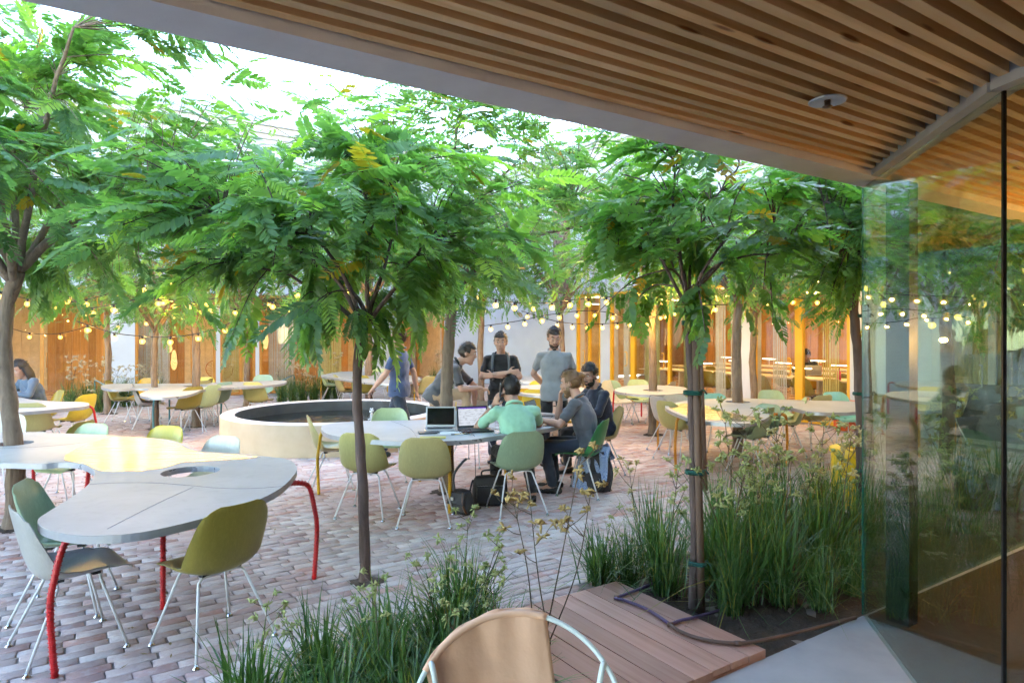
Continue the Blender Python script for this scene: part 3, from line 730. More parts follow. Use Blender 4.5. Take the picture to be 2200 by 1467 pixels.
M_alu = [alu_mat('brushed_aluminium', .3), alu_mat('brushed_aluminium_b', 1.7), alu_mat('brushed_aluminium_c', 2.6)]
M_edge = pm('aluminium_edge', (.42, .43, .45), rough=.35, metal=.6, bstr=.02)
LEGC = {'red': pm('red_rebar', (.50, .012, .014), rough=.38, bstr=.05), 'yellow': pm('yellow_rebar', (.62, .36, .008), rough=.38, bstr=.05), 'teal': pm('teal_rebar', (.05, .20, .23), rough=.4, bstr=.05), 'orange': pm('orange_rebar', (.62, .25, .008), rough=.38, bstr=.05)}
ZT = .74
M_seam = pm('seam_gap', (.10, .10, .10), rough=.8, bstr=0)
def rebar(path, r, mat, parent, ribs=True):
    pts = spline(path, 7, False); m = MB(True)
    m.tube(pts, r, 9); o = m.build('leg', mat, parent)
    if ribs:                                             # the ribs of the reinforcing bar, raised rings along the leg
        L = 0; q = MB(); step = .022
        for a, b in zip(pts, pts[1:]):
            d = (b - a); n = d.normalized(); seg = d.length; s = step - L
            while s < seg:
                c = a + n * s; e1 = n.orthogonal().normalized(); e2 = n.cross(e1)
                ring = [c + (e1 * math.cos(t * math.pi / 4) + e2 * math.sin(t * math.pi / 4)) * r * 1.16 + n * .006 * math.sin(t * math.pi / 4) for t in range(8)]
                q.tube(ring, r * .2, 4, closed=True); s += step
            L = (L + seg) % step
        tag(q.build('leg_rib', mat, o), kind='stuff')
    return o
def table(outline, holes, legs, colr, label, panels=(), ribs=False, al=0, z=ZT, seams=()):
    P_ = [G(x, y, z) for x, y in outline]; c = sum(P_, Vector()) / len(P_); c.z = 0
    t = empty('cloud_table', (c.x, c.y, 0)); tag(t, label, 'table', 'cloud shaped aluminium tables')
    loc = lambda v: v - c
    out = [loc(v)[:2] for v in spline([Vector((v.x, v.y, 0)) for v in P_], 6)]
    hs = [[(hx - c.x + hr * math.cos(a * math.pi / 14), hy - c.y + hr * math.sin(a * math.pi / 14)) for a in range(28)] for hx, hy, hr in holes]
    m = MB(); m.prism(out, z - .042, z - .004, hs); o = m.build('table_core', M_edge, t)
    m = MB(); m.prism(out, z - .004, z, hs); o = m.build('table_top', M_alu[al], t, autosmooth=30)
    for k, (pn, ai) in enumerate(panels):
        pp = [loc(G(x, y, z))[:2] for x, y in pn]; m = MB(); m.prism(pp, z + .0002, z + .0022); m.build('top_panel', M_alu[ai], t)
    for sm_ in seams:                                    # joints between the sheets of metal
        q_ = spline([loc(G(x, y, z)) + Vector((0, 0, .0004)) for x, y in sm_], 8, False); m = MB(); m.tube(q_, .0010, 4); m.build('seam', M_seam, t)
    for (ax, ay, fx, fy) in legs:                        # start under the top, foot on the ground
        A = loc(G(ax, ay, z - .05)); B = loc(G(fx, fy, 0)); out_ = (B - A); out_.z = 0
        side = out_.normalized() if out_.length > .02 else Vector((1, 0, 0))
        pth = [A - side * .10, A, A + out_ * .55 + Vector((0, 0, -.008)), Vector((B.x - side.x * .035, B.y - side.y * .035, z - .10)), Vector((B.x, B.y, z - .24)), Vector((B.x + side.x * .02, B.y + side.y * .02, .34)), Vector((B.x, B.y, .0))]
        rebar(pth, .0155, LEGC[colr], t, ribs)
    return t
A_out = [(-250, 985), (-100, 1000), (0, 994), (80, 996), (133, 993), (172, 996), (198, 1007), (203, 1020), (188, 1042), (150, 1070), (105, 1098), (82, 1115), (88, 1130), (125, 1143), (190, 1150), (300, 1143), (420, 1117), (530, 1083), (600, 1050), (634, 1017), (636, 1000), (615, 986), (560, 979), (500, 973), (440, 970), (408, 962), (385, 950), (345, 942), (240, 935), (120, 930), (0, 928), (-150, 930), (-270, 950)]
tA = table(A_out, [(-4.39, 5.82, .15), (-2.26, 4.65, .19)], [(205, 1140, 118, 1455), (610, 1040, 675, 1243), (345, 1100, 350, 1308), (40, 990, -8, 1120), (70, 975, 72, 1100), (240, 990, 188, 1165)], 'red',
  'near cloud shaped aluminium table on red rebar legs, one empty round hole', [([(140, 978), (165, 965), (200, 950), (243, 938), (300, 940), (345, 945), (380, 953), (400, 964), (430, 973), (500, 976), (560, 982), (520, 986), (440, 990), (390, 993), (345, 1006), (300, 1012), (215, 1012), (203, 1006), (180, 995), (138, 989)], 1)], ribs=True, seams=[[(192, 1040), (250, 1037), (330, 1037), (400, 1042), (470, 1048), (540, 1049), (612, 1044)], [(230, 1136), (330, 1085), (415, 1046)], [(0, 962), (60, 961), (140, 955), (200, 948)]])
B_out = [(690, 918), (700, 930), (740, 939), (820, 946), (900, 948), (1000, 945), (1060, 937), (1130, 927), (1190, 917), (1216, 905), (1214, 892), (1170, 886), (1115, 886), (1060, 892), (1000, 899), (930, 901), (850, 903), (780, 905), (730, 908), (700, 912)]
tB = table(B_out, [(-.70, 7.14, .135)], [(715, 925, 685, 1062), (962, 940, 966, 1102), (1200, 905, 1284, 1036), (905, 912, 902, 1034), (1085, 925, 1086, 1035)], 'yellow',
  'meeting table on yellow rebar legs with laptops and a tree through it', [([(1062, 895), (1115, 889), (1168, 889), (1208, 894), (1210, 904), (1188, 914), (1130, 923), (1064, 933)], 2)], ribs=True, seams=[[(840, 904), (880, 920), (900, 947)], [(1060, 893), (1050, 915), (1062, 936)]])
C_out = [(217, 830), (240, 836), (300, 834), (320, 836), (310, 841), (300, 847), (315, 852), (348, 853), (393, 850), (420, 843), (440, 836), (490, 832), (540, 830), (600, 825), (614, 821), (608, 817), (540, 819), (480, 821), (427, 823), (360, 824), (300, 824), (235, 825)]
table(C_out, [(-5.73, 12.0, .22)], [(345, 848, 330, 933), (360, 848, 364, 911), (440, 832, 473, 909), (600, 821, 632, 862), (228, 830, 204, 880)], 'teal', 'long cloud shaped table on teal legs at the back left')
D_out = [(191, 866), (185, 872), (150, 876), (109, 880), (60, 884), (0, 888), (-120, 890), (-220, 880), (-180, 862), (-60, 850), (35, 853), (68, 858), (123, 862), (170, 863)]
table(D_out, [], [(140, 872, 204, 972), (20, 880, 15, 985), (-100, 870, -110, 970)], 'red', 'cloud shaped table on a bent red leg at the left edge')
E_out = [(1431, 870), (1436, 880), (1477, 897), (1518, 905), (1582, 909), (1614, 908), (1645, 899), (1655, 888), (1640, 878), (1660, 874), (1700, 876), (1741, 884), (1800, 886), (1860, 882), (1890, 874), (1880, 866), (1830, 862), (1750, 860), (1677, 858), (1582, 855), (1518, 857), (1465, 862)]
table(E_out, [(3.17, 9.28, .17)], [(1440, 872, 1414, 966), (1475, 890, 1452, 1017), (1648, 893, 1690, 1000), (1625, 890, 1630, 972), (1850, 874, 1868, 965)], 'orange', 'cloud shaped table on orange legs beside the right hand doors', [([(1470, 866), (1520, 872), (1560, 884), (1600, 893), (1640, 897), (1612, 906), (1582, 906), (1518, 902), (1480, 895), (1440, 878), (1436, 871)], 1)], ribs=True)
F_out = [(1320, 838), (1345, 844), (1400, 848), (1450, 846), (1478, 842), (1470, 832), (1430, 828), (1380, 827), (1340, 830)]
table(F_out, [(2.37, 11.1, .17)], [(1330, 838, 1318, 917), (1455, 838, 1462, 905), (1380, 833, 1378, 895)], 'red', 'small cloud shaped table with a tree beside the yellow doors')
G_out = [(690, 806), (720, 812), (780, 820), (840, 824), (885, 820), (905, 812), (860, 803), (800, 798), (740, 798)]
table(G_out, [], [(700, 806, 690, 866), (790, 815, 797, 870), (880, 814, 890, 872)], 'yellow', 'pale cloud shaped table on yellow legs behind the pond')
H_out = [(1085, 835), (1120, 845), (1180, 850), (1240, 846), (1265, 838), (1240, 830), (1180, 826), (1120, 828)]
table(H_out, [], [(1110, 836, 1095, 920), (1240, 838, 1248, 915), (1180, 838, 1178, 905)], 'red', 'cloud shaped table behind the standing men')
I_out = [(1075, 813), (1105, 818), (1150, 820), (1190, 816), (1180, 809), (1130, 807), (1090, 808)]
table(I_out, [], [(1090, 812, 1085, 870), (1175, 812, 1180, 872)], 'red', 'small pale table farthest back behind the standing men')
J_out = [(1905, 868), (1950, 880), (2010, 881), (2065, 870), (2045, 859), (1980, 853), (1930, 857)]
table(J_out, [], [(1920, 867, 1912, 965), (2040, 867, 2052, 955), (1975, 872, 1975, 985)], 'orange', 'cloud shaped table seen through the pavilion glass')
# ------------------------------------------------------------------ trees with pinnate leaves
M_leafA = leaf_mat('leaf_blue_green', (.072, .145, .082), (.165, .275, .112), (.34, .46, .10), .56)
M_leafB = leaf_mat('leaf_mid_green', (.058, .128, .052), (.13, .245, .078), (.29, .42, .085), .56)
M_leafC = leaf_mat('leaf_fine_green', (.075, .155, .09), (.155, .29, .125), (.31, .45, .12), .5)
def bark(name, c1, c2):
    m, nt, b = new_mat(name); v = coords(nt, (14, 14, 2.2)); n = noise(nt, v, 1.6, 8.0, .7, .8); n2 = noise(nt, coords(nt), 3.0, 3.0)
    col = ramp(nt, n, [(.32, c2), (.62, c1)]); col = mixc(nt, ramp(nt, n2, [(.4, (0, 0, 0)), (.7, (.4, .4, .4))]), col, tuple(k * 1.3 for k in c1))
    nt.links.new(col, b.inputs['Base Color']); b.inputs['Roughness'].default_value = .9; bump(nt, b, n, .8, .012); return m
M_bark = bark('bark_grey', (.20, .145, .10), (.075, .05, .035))
M_barkd = bark('bark_dark', (.11, .072, .06), (.04, .026, .022))
M_stake = wood_mat('stake_pine', (.15, .095, .065), (.11, .068, .047), (.07, .042, .03), .8, (22, 22, 1.2), knots=False)
M_tie = pm('green_tie', (.006, .075, .055), rough=.6, bstr=.1)
def frond_template(pairs, L, ll, lw, droop, hexa, seed, roundish=False):
    """one pinnate leaf along +X, blades flat in XY, drooping in -Z; returns verts, faces(4 corners), face leaflet index"""
    r = np.random.default_rng(seed); V, Fc = [], []
    spine = lambda t: np.array([L * t * (1 - .10 * droop * t), 0, -droop * L * .42 * t * t])
    def leaflet(base, ang, sz, tip=False):
        d = np.array([math.cos(ang), math.sin(ang), -.22 - r.uniform(0, .25)]); d /= np.linalg.norm(d); s = np.array([-d[1], d[0], 0]); s /= np.linalg.norm(s)
        s = s + np.array([0, 0, r.uniform(-.35, .35)]); l, w_ = ll * sz, lw * sz * .5; o = len(V)
        if hexa:
            V.extend([base, base + d * l * .28 + s * w_ * .92, base + d * l * .72 + s * w_ * .9, base + d * l, base + d * l * .72 - s * w_ * .9, base + d * l * .28 - s * w_ * .92])
            Fc.extend([(o, o + 1, o + 2, o + 3), (o, o + 3, o + 4, o + 5)])
        else:
            V.extend([base + d * l * .06, base + d * l * .5 + s * w_, base + d * l, base + d * l * .5 - s * w_]); Fc.append((o, o + 1, o + 2, o + 3))
    for k in range(pairs):
        t = .16 + .84 * (k + .5) / pairs; b = spine(t); sz = (.72 + .5 * math.sin(math.pi * min(1, t * .95))) * r.uniform(.88, 1.1) * (.82 if t > .85 else 1)
        for s_ in (-1, 1): leaflet(b + np.array([r.uniform(-.004, .004), 0, 0]), s_ * (1.12 - .38 * t + r.uniform(-.12, .12)), sz)
    leaflet(spine(1.0), r.uniform(-.2, .2), .8)
    w_ = .0016
    for t0, t1 in ((0, .35), (.35, .7), (.7, 1)):
        a, b = spine(t0), spine(t1); o = len(V); V.extend([a + (0, w_, .001), b + (0, w_, .001), b + (0, -w_, .001), a + (0, -w_, .001)]); Fc.append((o, o + 1, o + 2, o + 3))
    return np.array(V), np.array(Fc)
def rot_from(dirs, roll):
    """matrices whose X is dirs, Z as upright as can be, rolled"""
    x = dirs / np.linalg.norm(dirs, axis=1, keepdims=True); up = np.tile(np.array([0, 0, 1.0]), (len(x), 1))
    y = np.cross(up, x); ny = np.linalg.norm(y, axis=1, keepdims=True); y = np.where(ny > 1e-3, y / np.maximum(ny, 1e-6), np.array([[0, 1.0, 0]])); z = np.cross(x, y)
    c, s = np.cos(roll)[:, None], np.sin(roll)[:, None]
    return np.stack([x, y * c + z * s, z * c - y * s], 2)
def grow(seed, trunk_pts, trunk_r, center, rad, twigs, per, frond, leafmat, barkmat, lowcut=None, gaps=0.5, upb=.0, limbs=6, flat=1.0):
    """returns (trunk mesh, branch mesh, crown mesh), all about the trunk's foot"""
    r = np.random.default_rng(seed); rd = random.Random(seed)
    TP = [Vector(p) for p in trunk_pts]; tm = MB(True); pts = spline(TP, 5, False); n = len(pts)
    tm.tube([p + Vector((rd.uniform(-.004, .004), rd.uniform(-.004, .004), 0)) for p in pts], [trunk_r * (1.75 if i == 0 else 1.38 if i == 1 else 1.14 - .30 * i / n + .06 * math.sin(i * 1.7 + seed) + rd.uniform(-.03, .03)) for i in range(n)], 12)
    top = TP[-1]; C = Vector(center); bm_ = MB(True); nodes = []
    for k in range(limbs):
        a = 2 * math.pi * (k + rd.uniform(-.3, .3)) / limbs; el = rd.uniform(.15, 1.0)
        end = C + Vector((math.cos(a) * rad[0] * rd.uniform(.45, .75), math.sin(a) * rad[1] * rd.uniform(.45, .75), rad[2] * (el - .45)))
        st = pts[-1 - rd.randrange(0, 3)]; mid = st.lerp(end, .45) + Vector((rd.uniform(-.1, .1), rd.uniform(-.1, .1), .12 * rad[2] + rd.uniform(0, .12)))
        q = spline([st, mid, end], 6, False); q = [p + Vector((rd.uniform(-.012, .012), rd.uniform(-.012, .012), rd.uniform(-.012, .012))) for p in q]
        bm_.tube(q, [max(.006, trunk_r * .55 * (1 - .8 * i / len(q))) for i in range(len(q))], 7); nodes += q[2:]
    NP = np.array([tuple(p) for p in nodes]); tips, dirs = [], []
    tries = 0
    clumps = [np.array([rd.gauss(0, 1) for _ in range(3)]) for _ in range(9)]
    clumps = [c / np.linalg.norm(c) for c in clumps]
    while len(tips) < twigs and tries < twigs * 30:
        tries += 1; v = r.normal(size=3); v /= np.linalg.norm(v); rr = r.random() ** .42
        if max(float(v @ c) for c in clumps[:3]) > .86 and rr > .72 - gaps * .3: continue
        wob = 1 + .22 * math.sin(5 * math.atan2(v[1], v[0]) + seed) + .12 * math.sin(9 * v[2] + seed * 2)
        p = np.array(center) + v * rr * np.array(rad) * wob
        lc = (lowcut(p) + r.normal(0, .10)) if lowcut is not None else -9
        if p[2] < lc: continue
        tips.append(p)
        low = max(0.0, 1 - (p[2] - lc) / .45) if lowcut is not None else 0.0
        o = p - np.array(tuple(C)); o[2] *= .4; o /= np.linalg.norm(o) + 1e-6; dirs.append(o + r.normal(size=3) * .35 + np.array([0, 0, upb - 1.1 * low]))
    VS, DS = [], []
    for p, d in zip(tips, dirs):
        k = int(np.argmin(((NP - p) ** 2).sum(1))); a = Vector(NP[k]); b = Vector(p)
        mid = a.lerp(b, .5) + Vector((0, 0, .06)); q = spline([a, mid, b], 3, False)
        bm_.tube(q, [.0055, .005, .0045, .004, .0035, .003, .0025][:len(q)], 4, caps=False)
        ax = Vector(d).normalized()
        for i in range(per):
            t = .45 + .55 * i / max(1, per - 1); s = a.lerp(b, t) if t < 1 else b
            s = q[min(len(q) - 1, int(t * (len(q) - 1)))]
            side = (1 if i % 2 else -1) * rd.uniform(.5, 1.35) if i < per - 1 else rd.uniform(-.3, .3)
            dd = Matrix.Rotation(side, 3, 'Z') @ ax; dd.z = dd.z * (.5 if dd.z > -.5 else 1.0) + rd.uniform(-.35, .25)
            VS.append(tuple(s)); DS.append(tuple(dd))
    VS, DS = np.array(VS), np.array(DS); nf = len(VS); tmpl = [frond_template(seed=seed * 7 + k, droop=dr, **dict(frond, pairs=frond['pairs'] + (0, -3, 1, -1, -2, 2)[k], L=frond['L'] * (1, .8, 1.08, .95, .72, 1.15)[k])) for k, dr in enumerate((.25, .6, 1.0, 1.5, .4, .9))]
    which = r.integers(0, 6, nf); sc = r.uniform(.5, 1.22, nf); roll = r.normal(0, .45, nf); Rm = rot_from(DS, roll)
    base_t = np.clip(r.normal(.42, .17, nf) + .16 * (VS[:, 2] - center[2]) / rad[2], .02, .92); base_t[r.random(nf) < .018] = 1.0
    AV, AF, AT = [], [], []; o = 0
    for k, (tv, tf) in enumerate(tmpl):
        ix = np.where(which == k)[0]
        if not len(ix): continue
        vv = np.einsum('nij,vj->nvi', Rm[ix], tv) * sc[ix][:, None, None] + VS[ix][:, None, :]
        AV.append(vv.reshape(-1, 3)); off = (np.arange(len(ix)) * len(tv))[:, None, None] + o
        AF.append((tf[None] + off).reshape(-1, 4)); o += len(ix) * len(tv)
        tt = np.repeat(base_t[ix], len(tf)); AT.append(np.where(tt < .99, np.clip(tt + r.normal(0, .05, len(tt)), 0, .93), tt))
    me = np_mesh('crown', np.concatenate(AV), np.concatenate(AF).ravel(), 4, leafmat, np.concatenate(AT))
    return tm.mesh('trunk', barkmat), bm_.mesh('branches', barkmat), me
def plant_tree(x, y, meshes, label, rz=0.0, sc=1.0, name='locust_tree', grp='leafy trees in the courtyard'):
    t = empty(name, (x, y, 0), rz); t.scale = (sc, sc, sc); tag(t, label, 'tree', grp)
    for nm, me in zip(('trunk', 'branches', 'crown'), meshes):
        o = link(nm, me, None, t)
        if nm != 'trunk': o['kind'] = 'stuff'
    return t
fr_big = dict(pairs=12, L=.36, ll=.074, lw=.025, hexa=True)
fr_round = dict(pairs=7, L=.22, ll=.056, lw=.027, hexa=True)
fr_mid = dict(pairs=11, L=.32, ll=.068, lw=.024, hexa=False)
# the tree through the near table at the left edge
HOLES.append((-4.39, 5.82, .16))
t1 = grow(1, [(0, 0, -.05), (.02, 0, .5), (-.03, 0, 1.0), (-.10, .03, 1.45), (-.09, .03, 1.9), (.04, 0, 2.25)], .066, (.05, -.1, 3.38), (2.35, 2.0, 1.72), 410, 7, fr_big, M_leafA, M_bark, lowcut=lambda p: 1.95 + .22 * math.sin(p[0] * 3), limbs=9)
plant_tree(-4.39, 5.82, t1, 'thick trunked leafy tree growing through the near table at the left edge')
# slim tree in the foreground
HOLES.append((-1.01, 4.55, .10))
t2 = grow(2, [(0, 0, -.05), (-.01, 0, .4), (-.03, .01, .85), (-.055, 0, 1.25), (-.045, 0, 1.62), (.035, 0, 1.80)], .034, (-.34, -.05, 2.45), (1.3, .95, .84), 130, 7, fr_big, M_leafA, M_barkd, lowcut=lambda p: 1.68 + .16 * math.sin(p[0] * 7), limbs=7)
plant_tree(-1.01, 4.55, t2, 'slim brown trunked tree standing alone in front of the meeting table')
# the tree through the meeting table
HOLES.append((-.70, 7.14, .16))
t3 = grow(3, [(0, 0, -.05), (.0, 0, .5), (-.01, 0, .95), (.0, 0, 1.35), (.03, 0, 1.75), (.06, 0, 2.2)], .066, (.25, .0, 3.30), (2.05, 1.75, 1.55), 330, 7, fr_mid, M_leafA, M_bark, lowcut=lambda p: 1.70 + .22 * math.sin(p[0] * 5 + 1), limbs=8)
plant_tree(-.70, 7.14, t3, 'grey trunked tree growing through the meeting table behind the laptops')
# staked tree in the right bed
t4 = grow(4, [(0, 0, -.05), (.005, 0, .6), (-.01, 0, 1.2), (-.03, 0, 1.75), (-.035, 0, 1.9)], .022, (.06, .0, 2.42), (.76, .62, .78), 120, 6, fr_round, M_leafB, M_barkd, lowcut=lambda p: 1.52 + .25 * abs(math.sin(p[0] * 6 + .6)), limbs=8)
plant_tree(1.12, 4.09, t4, 'staked young tree with dark rounded leaves in the right planting bed')
# young tree close to the glass
t6 = grow(6, [(0, 0, -.05), (.0, 0, .8), (-.03, 0, 1.5), (-.06, 0, 2.0), (.02, 0, 2.5)], .038, (-.10, .1, 2.75), (1.0, .9, .95), 180, 7, fr_mid, M_leafB, M_barkd, lowcut=lambda p: 1.78 + .2 * math.sin(p[0] * 5), limbs=8)
plant_tree(2.97, 5.62, t6, 'young staked tree right beside the corner of the glass wall')
# shared crowns for the trees further off
var = [grow(20 + k, [(0, 0, -.05), (.01, .01, .6), (-.02, 0, 1.2), (0, .02, 1.8), (.03, 0, 2.2)], .066, (0, 0, 3.35), (2.0, 2.0, 1.65), 240, 6, dict(pairs=9, L=.28, ll=.062, lw=.024, hexa=False), (M_leafA, M_leafB, M_leafC)[k], M_bark, lowcut=lambda p: 1.88 + .2 * math.sin(p[0] * 4), limbs=7) for k in range(3)]
far = [(3.17, 9.28, 2, 1.0, 0.3, 'tree growing through the orange legged table'), (2.37, 11.1, 1, 1.0, 1.1, 'tree growing through the small table by the yellow doors'), (-5.73, 12.0, 0, 1.02, 2.0, 'thick tree growing through the teal legged table'),
       (-6.35, 11.75, 2, .82, .7, 'slim trunk in front of the teal legged table'), (-8.5, 13.9, 1, .95, 2.9, 'leaning slim trunk in front of the white pier'), (-6.1, 15.2, 0, .95, 4.1, 'slim tree between the orange doors behind the teal legged table'),
       (-.75, 15.8, 2, 1.1, 5.2, 'tree behind the man with crossed arms'), (1.15, 15.4, 1, 1.0, 3.3, 'slim tree right of the grey polo by the white wall'), (-3.2, 14.8, 2, 1.15, 1.9, 'tree behind the table beyond the pond'),
       (-8.9, 9.6, 0, 1.08, 3.9, 'tree at the far left beyond the long haired person'), (5.6, 9.6, 0, 1.0, 2.4, 'tree seen through the glass beside the curtained window'), (4.6, 12.6, 2, .95, 5.5, 'tree close to the yellow mullion of the right doors'),
       (-2.6, 17.5, 1, 1.15, .4, 'tall tree in front of the back building wall'), (4.25, 6.45, 2, .88, 2.2, 'tree standing in the bed right outside the far pavilion pane'), (6.6, 7.6, 2, .95, 1.0, 'tree furthest right seen through the pavilion glass')]
for x, y, k, sc_, rz, lab in far:
    HOLES.append((x, y, .16)); plant_tree(x, y, var[k], lab, rz, sc_)
# stakes and ties
def stake(x, y, x2, y2, h, r_, label, ties=(), tx=0, ty=0):
    t = empty('tree_stake', (x, y, 0)); tag(t, label, 'stake', 'wooden tree stakes')
    m = MB(True); m.tube([(0, 0, -.05), ((x2 - x) * .5, (y2 - y) * .5, h * .5), (x2 - x, y2 - y, h)], [r_, r_ * .97, r_ * .95], 10); m.build('pole', M_stake, t)
    for z in ties:
        f = z / h; c = Vector(((x2 - x) * f, (y2 - y) * f, z)); o = Vector((tx, ty, 0)); m = MB(); ring = []
        for j in range(16):
            a = 2 * math.pi * j / 16; d_ = Vector((math.cos(a), math.sin(a), 0)); base = o if d_.dot(o) > 0 else Vector()
            ring.append(c + base + d_ * (r_ + .006))
        for dz in (-.010, .002): m.tube([p + Vector((0, 0, dz)) for p in ring], .0085, 4, closed=True)
        m.tube([ring[2], ring[2] + Vector((.02, -.03, .015)), ring[2] + Vector((.035, -.045, -.01))], .006, 4); m.build('tie', M_tie, t)
stake(1.165, 4.065, 1.125, 4.065, 1.84, .024, 'dark wooden stake tied with green tape to the young tree in the right bed', (.30, .86, 1.35, 1.78), -.042, .02)
stake(2.10, 7.2, 2.02, 7.15, 1.66, .035, 'weathered stake behind the tied tree in the right bed')
stake(3.05, 5.58, 2.99, 5.6, 1.95, .032, 'stake tied with green tape beside the glass corner', (.55, 1.2, 1.86), -.07, .03)

# ------------------------------------------------------------------ kangaroo paw clumps
M_blade = leaf_mat('strap_leaf', (.030, .075, .028), (.070, .145, .046), (.19, .24, .06), .3, .4)
M_stalk = pm('flower_stalk', (.13, .085, .05), (.09, .07, .04), 8, .8, .1)
M_paw = pm('flower_claw', (.36, .34, .12), (.42, .31, .13), 14, .8, .2, sheen=.3)
M_pawg = pm('flower_claw_green', (.27, .33, .11), (.34, .34, .13), 14, .8, .2)
M_paww = pm('flower_claw_pale', (.50, .44, .30), (.42, .36, .22), 14, .8, .2)
def blades(seed, n, hmin, hmax, spread, wd):
    r = np.random.default_rng(seed); V, Fc, T = [], [], []
    for i in range(n):
        a = r.uniform(0, 2 * math.pi); h = r.uniform(hmin, hmax); lean = abs(r.normal(0, spread)) + .06; curl = r.uniform(.1, .9) * lean; b0 = np.array([r.normal(0, .05), r.normal(0, .05), 0])
        dx = np.array([math.cos(a), math.sin(a), 0]); sd = np.array([-math.sin(a + r.uniform(-.9, .9)), math.cos(a), 0]); o = len(V); tnt = float(np.clip(r.normal(.4, .2), 0, .9)) if r.random() > .04 else .97; S = 6
        for k in range(S + 1):
            t = k / S; p = b0 + dx * h * (lean * t + curl * t * t * t) + np.array([0, 0, h * (t - .55 * (lean + curl) ** 2 * t ** 2.4)]); w_ = wd * (1 - t) ** .55 * (.75 + .25 * math.sin(t * 3)) * .5 + .0004
            V += [p - sd * w_, p + sd * w_]
        for k in range(S): q = o + 2 * k; Fc.append((q, q + 1, q + 3, q + 2)); T.append(tnt)
    V = np.array(V); V[:, 2] = np.maximum(V[:, 2], .012)
    return np_mesh('leaves', V, np.array(Fc).ravel(), 4, M_blade, T, smooth=True)
BL = [blades(40 + k, 175, .40, .82, .33, .0105) for k in range(5)] + [blades(60 + k, 170, .30, .56, .46, .014) for k in range(3)]
def stalk(seed, h, lean, nb=5, dense=1.0):
    r = random.Random(seed); sm, fm = MB(True), MB(True); a = r.uniform(0, 6.28)
    top = Vector((math.cos(a) * lean, math.sin(a) * lean, h)); q = spline([(0, 0, 0), top * .5 + Vector((r.uniform(-.04, .04), r.uniform(-.04, .04), 0)), top], 5, False); sm.tube(q, [.0042 - .002 * i / len(q) for i in range(len(q))], 5)
    ends = [top]
    for k in range(nb):
        s = q[int(len(q) * r.uniform(.55, .95))]; b = r.uniform(0, 6.28); L = r.uniform(.06, .17); e = s + Vector((math.cos(b) * L * .8, math.sin(b) * L * .8, L * r.uniform(.3, 1.0)))
        sm.tube([s, s.lerp(e, .5) + Vector((0, 0, -.008)), e], [.0028, .0022, .0018], 4); ends.append(e)
    for e in ends:
        up = Vector((r.uniform(-.5, .5), r.uniform(-.5, .5), .5))
        for k in range(int(r.randint(8, 12) * dense)):
            d_ = (Vector((r.gauss(0, 1), r.gauss(0, 1), r.gauss(.15, .7))) + up).normalized(); L = r.uniform(.034, .056)
            s_ = e + Vector((r.uniform(-.012, .012), r.uniform(-.012, .012), r.uniform(-.012, .012)))
            m_ = s_ + d_ * L * .55; fm.tube([s_, m_, m_ + d_ * L * .4 + Vector((0, 0, -L * .28))], [.0034, .0072, .0016], 4)
    return sm.mesh('stalk', M_stalk), fm.mesh('flowers', M_paw)
ST = [stalk(80 + k, (.85, 1.0, .7, .92, .62, 1.08)[k], (.22, .14, .28, .35, .2, .1)[k], (6, 7, 5, 8, 5, 6)[k]) for k in range(6)]
rp = random.Random(17); pcount = [0]
def clump(x, y, sc_, tall, stalks, label, grp, fm=None, z=0.0):
    t = empty('kangaroo_paw', (x, y, z), rp.uniform(0, 6.28)); t.scale = (sc_,) * 3; tag(t, label, 'plant', grp)
    o = link('leaves', BL[rp.randrange(5) if tall else 5 + rp.randrange(3)], None, t); o['kind'] = 'stuff'
    for k in range(stalks):
        sm, fm_ = ST[rp.randrange(6)]; s = link('flower_stalk', sm, None, t, (rp.uniform(-.05, .05), rp.uniform(-.05, .05), 0), (0, 0, rp.uniform(0, 6.28)))
        if not tall: s.scale = (.62,) * 3
        f = link('flowers', fm_, None, s); f['kind'] = 'stuff'
        f.material_slots[0].link = 'OBJECT'; f.material_slots[0].material = fm or (M_paw, M_pawg)[rp.randrange(2)]
    return t
RG, RL = 'flowering strap leaf clumps in the right bed', 'tall green strap leaf clump with pale flower stalks in the right bed'
ORD = 'first second third fourth fifth sixth seventh eighth ninth tenth eleventh twelfth thirteenth fourteenth fifteenth'.split(); rowc = {}
for (u, p_, s_, n_) in sorted(((3.12, 3.30, .62, 1), (3.22, 3.05, .85, 1), (3.42, 3.36, .9, 2), (3.62, 3.0, 1.0, 2), (3.50, 2.72, .95, 1), (3.72, 2.55, .9, 1), (3.95, 2.85, 1.02, 2), (4.02, 3.22, 1.02, 3), (4.32, 2.66, 1.0, 1), (4.45, 3.05, 1.05, 2), (4.62, 3.36, 1.0, 2),
                        (4.80, 2.75, 1.0, 1), (4.95, 3.1, 1.0, 2), (5.30, 2.7, 1.0, 2), (5.35, 3.25, .9, 2), (5.75, 2.8, 1.0, 2), (6.15, 3.1, .95, 2), (6.35, 2.6, 1.0, 2), (6.85, 2.9, 1.0, 2), (7.4, 2.7, 1.0, 2), (3.85, 2.36, .62, 0), (4.22, 2.38, .6, 0), (3.32, 2.62, .6, 0))):
    row = 'front' if p_ < 2.7 else 'middle' if p_ < 3.04 else 'back'; k_ = rowc[row] = rowc.get(row, -1) + 1
    v = UP(u, p_); clump(v.x, v.y, s_, True, n_, '%s strap leaf clump from the left in the %s row of the right bed' % (ORD[k_], row), RG)
FG, FL = 'strap leaf clumps in the front bed', 'low dark strap leaf clump in the front bed before the near table'
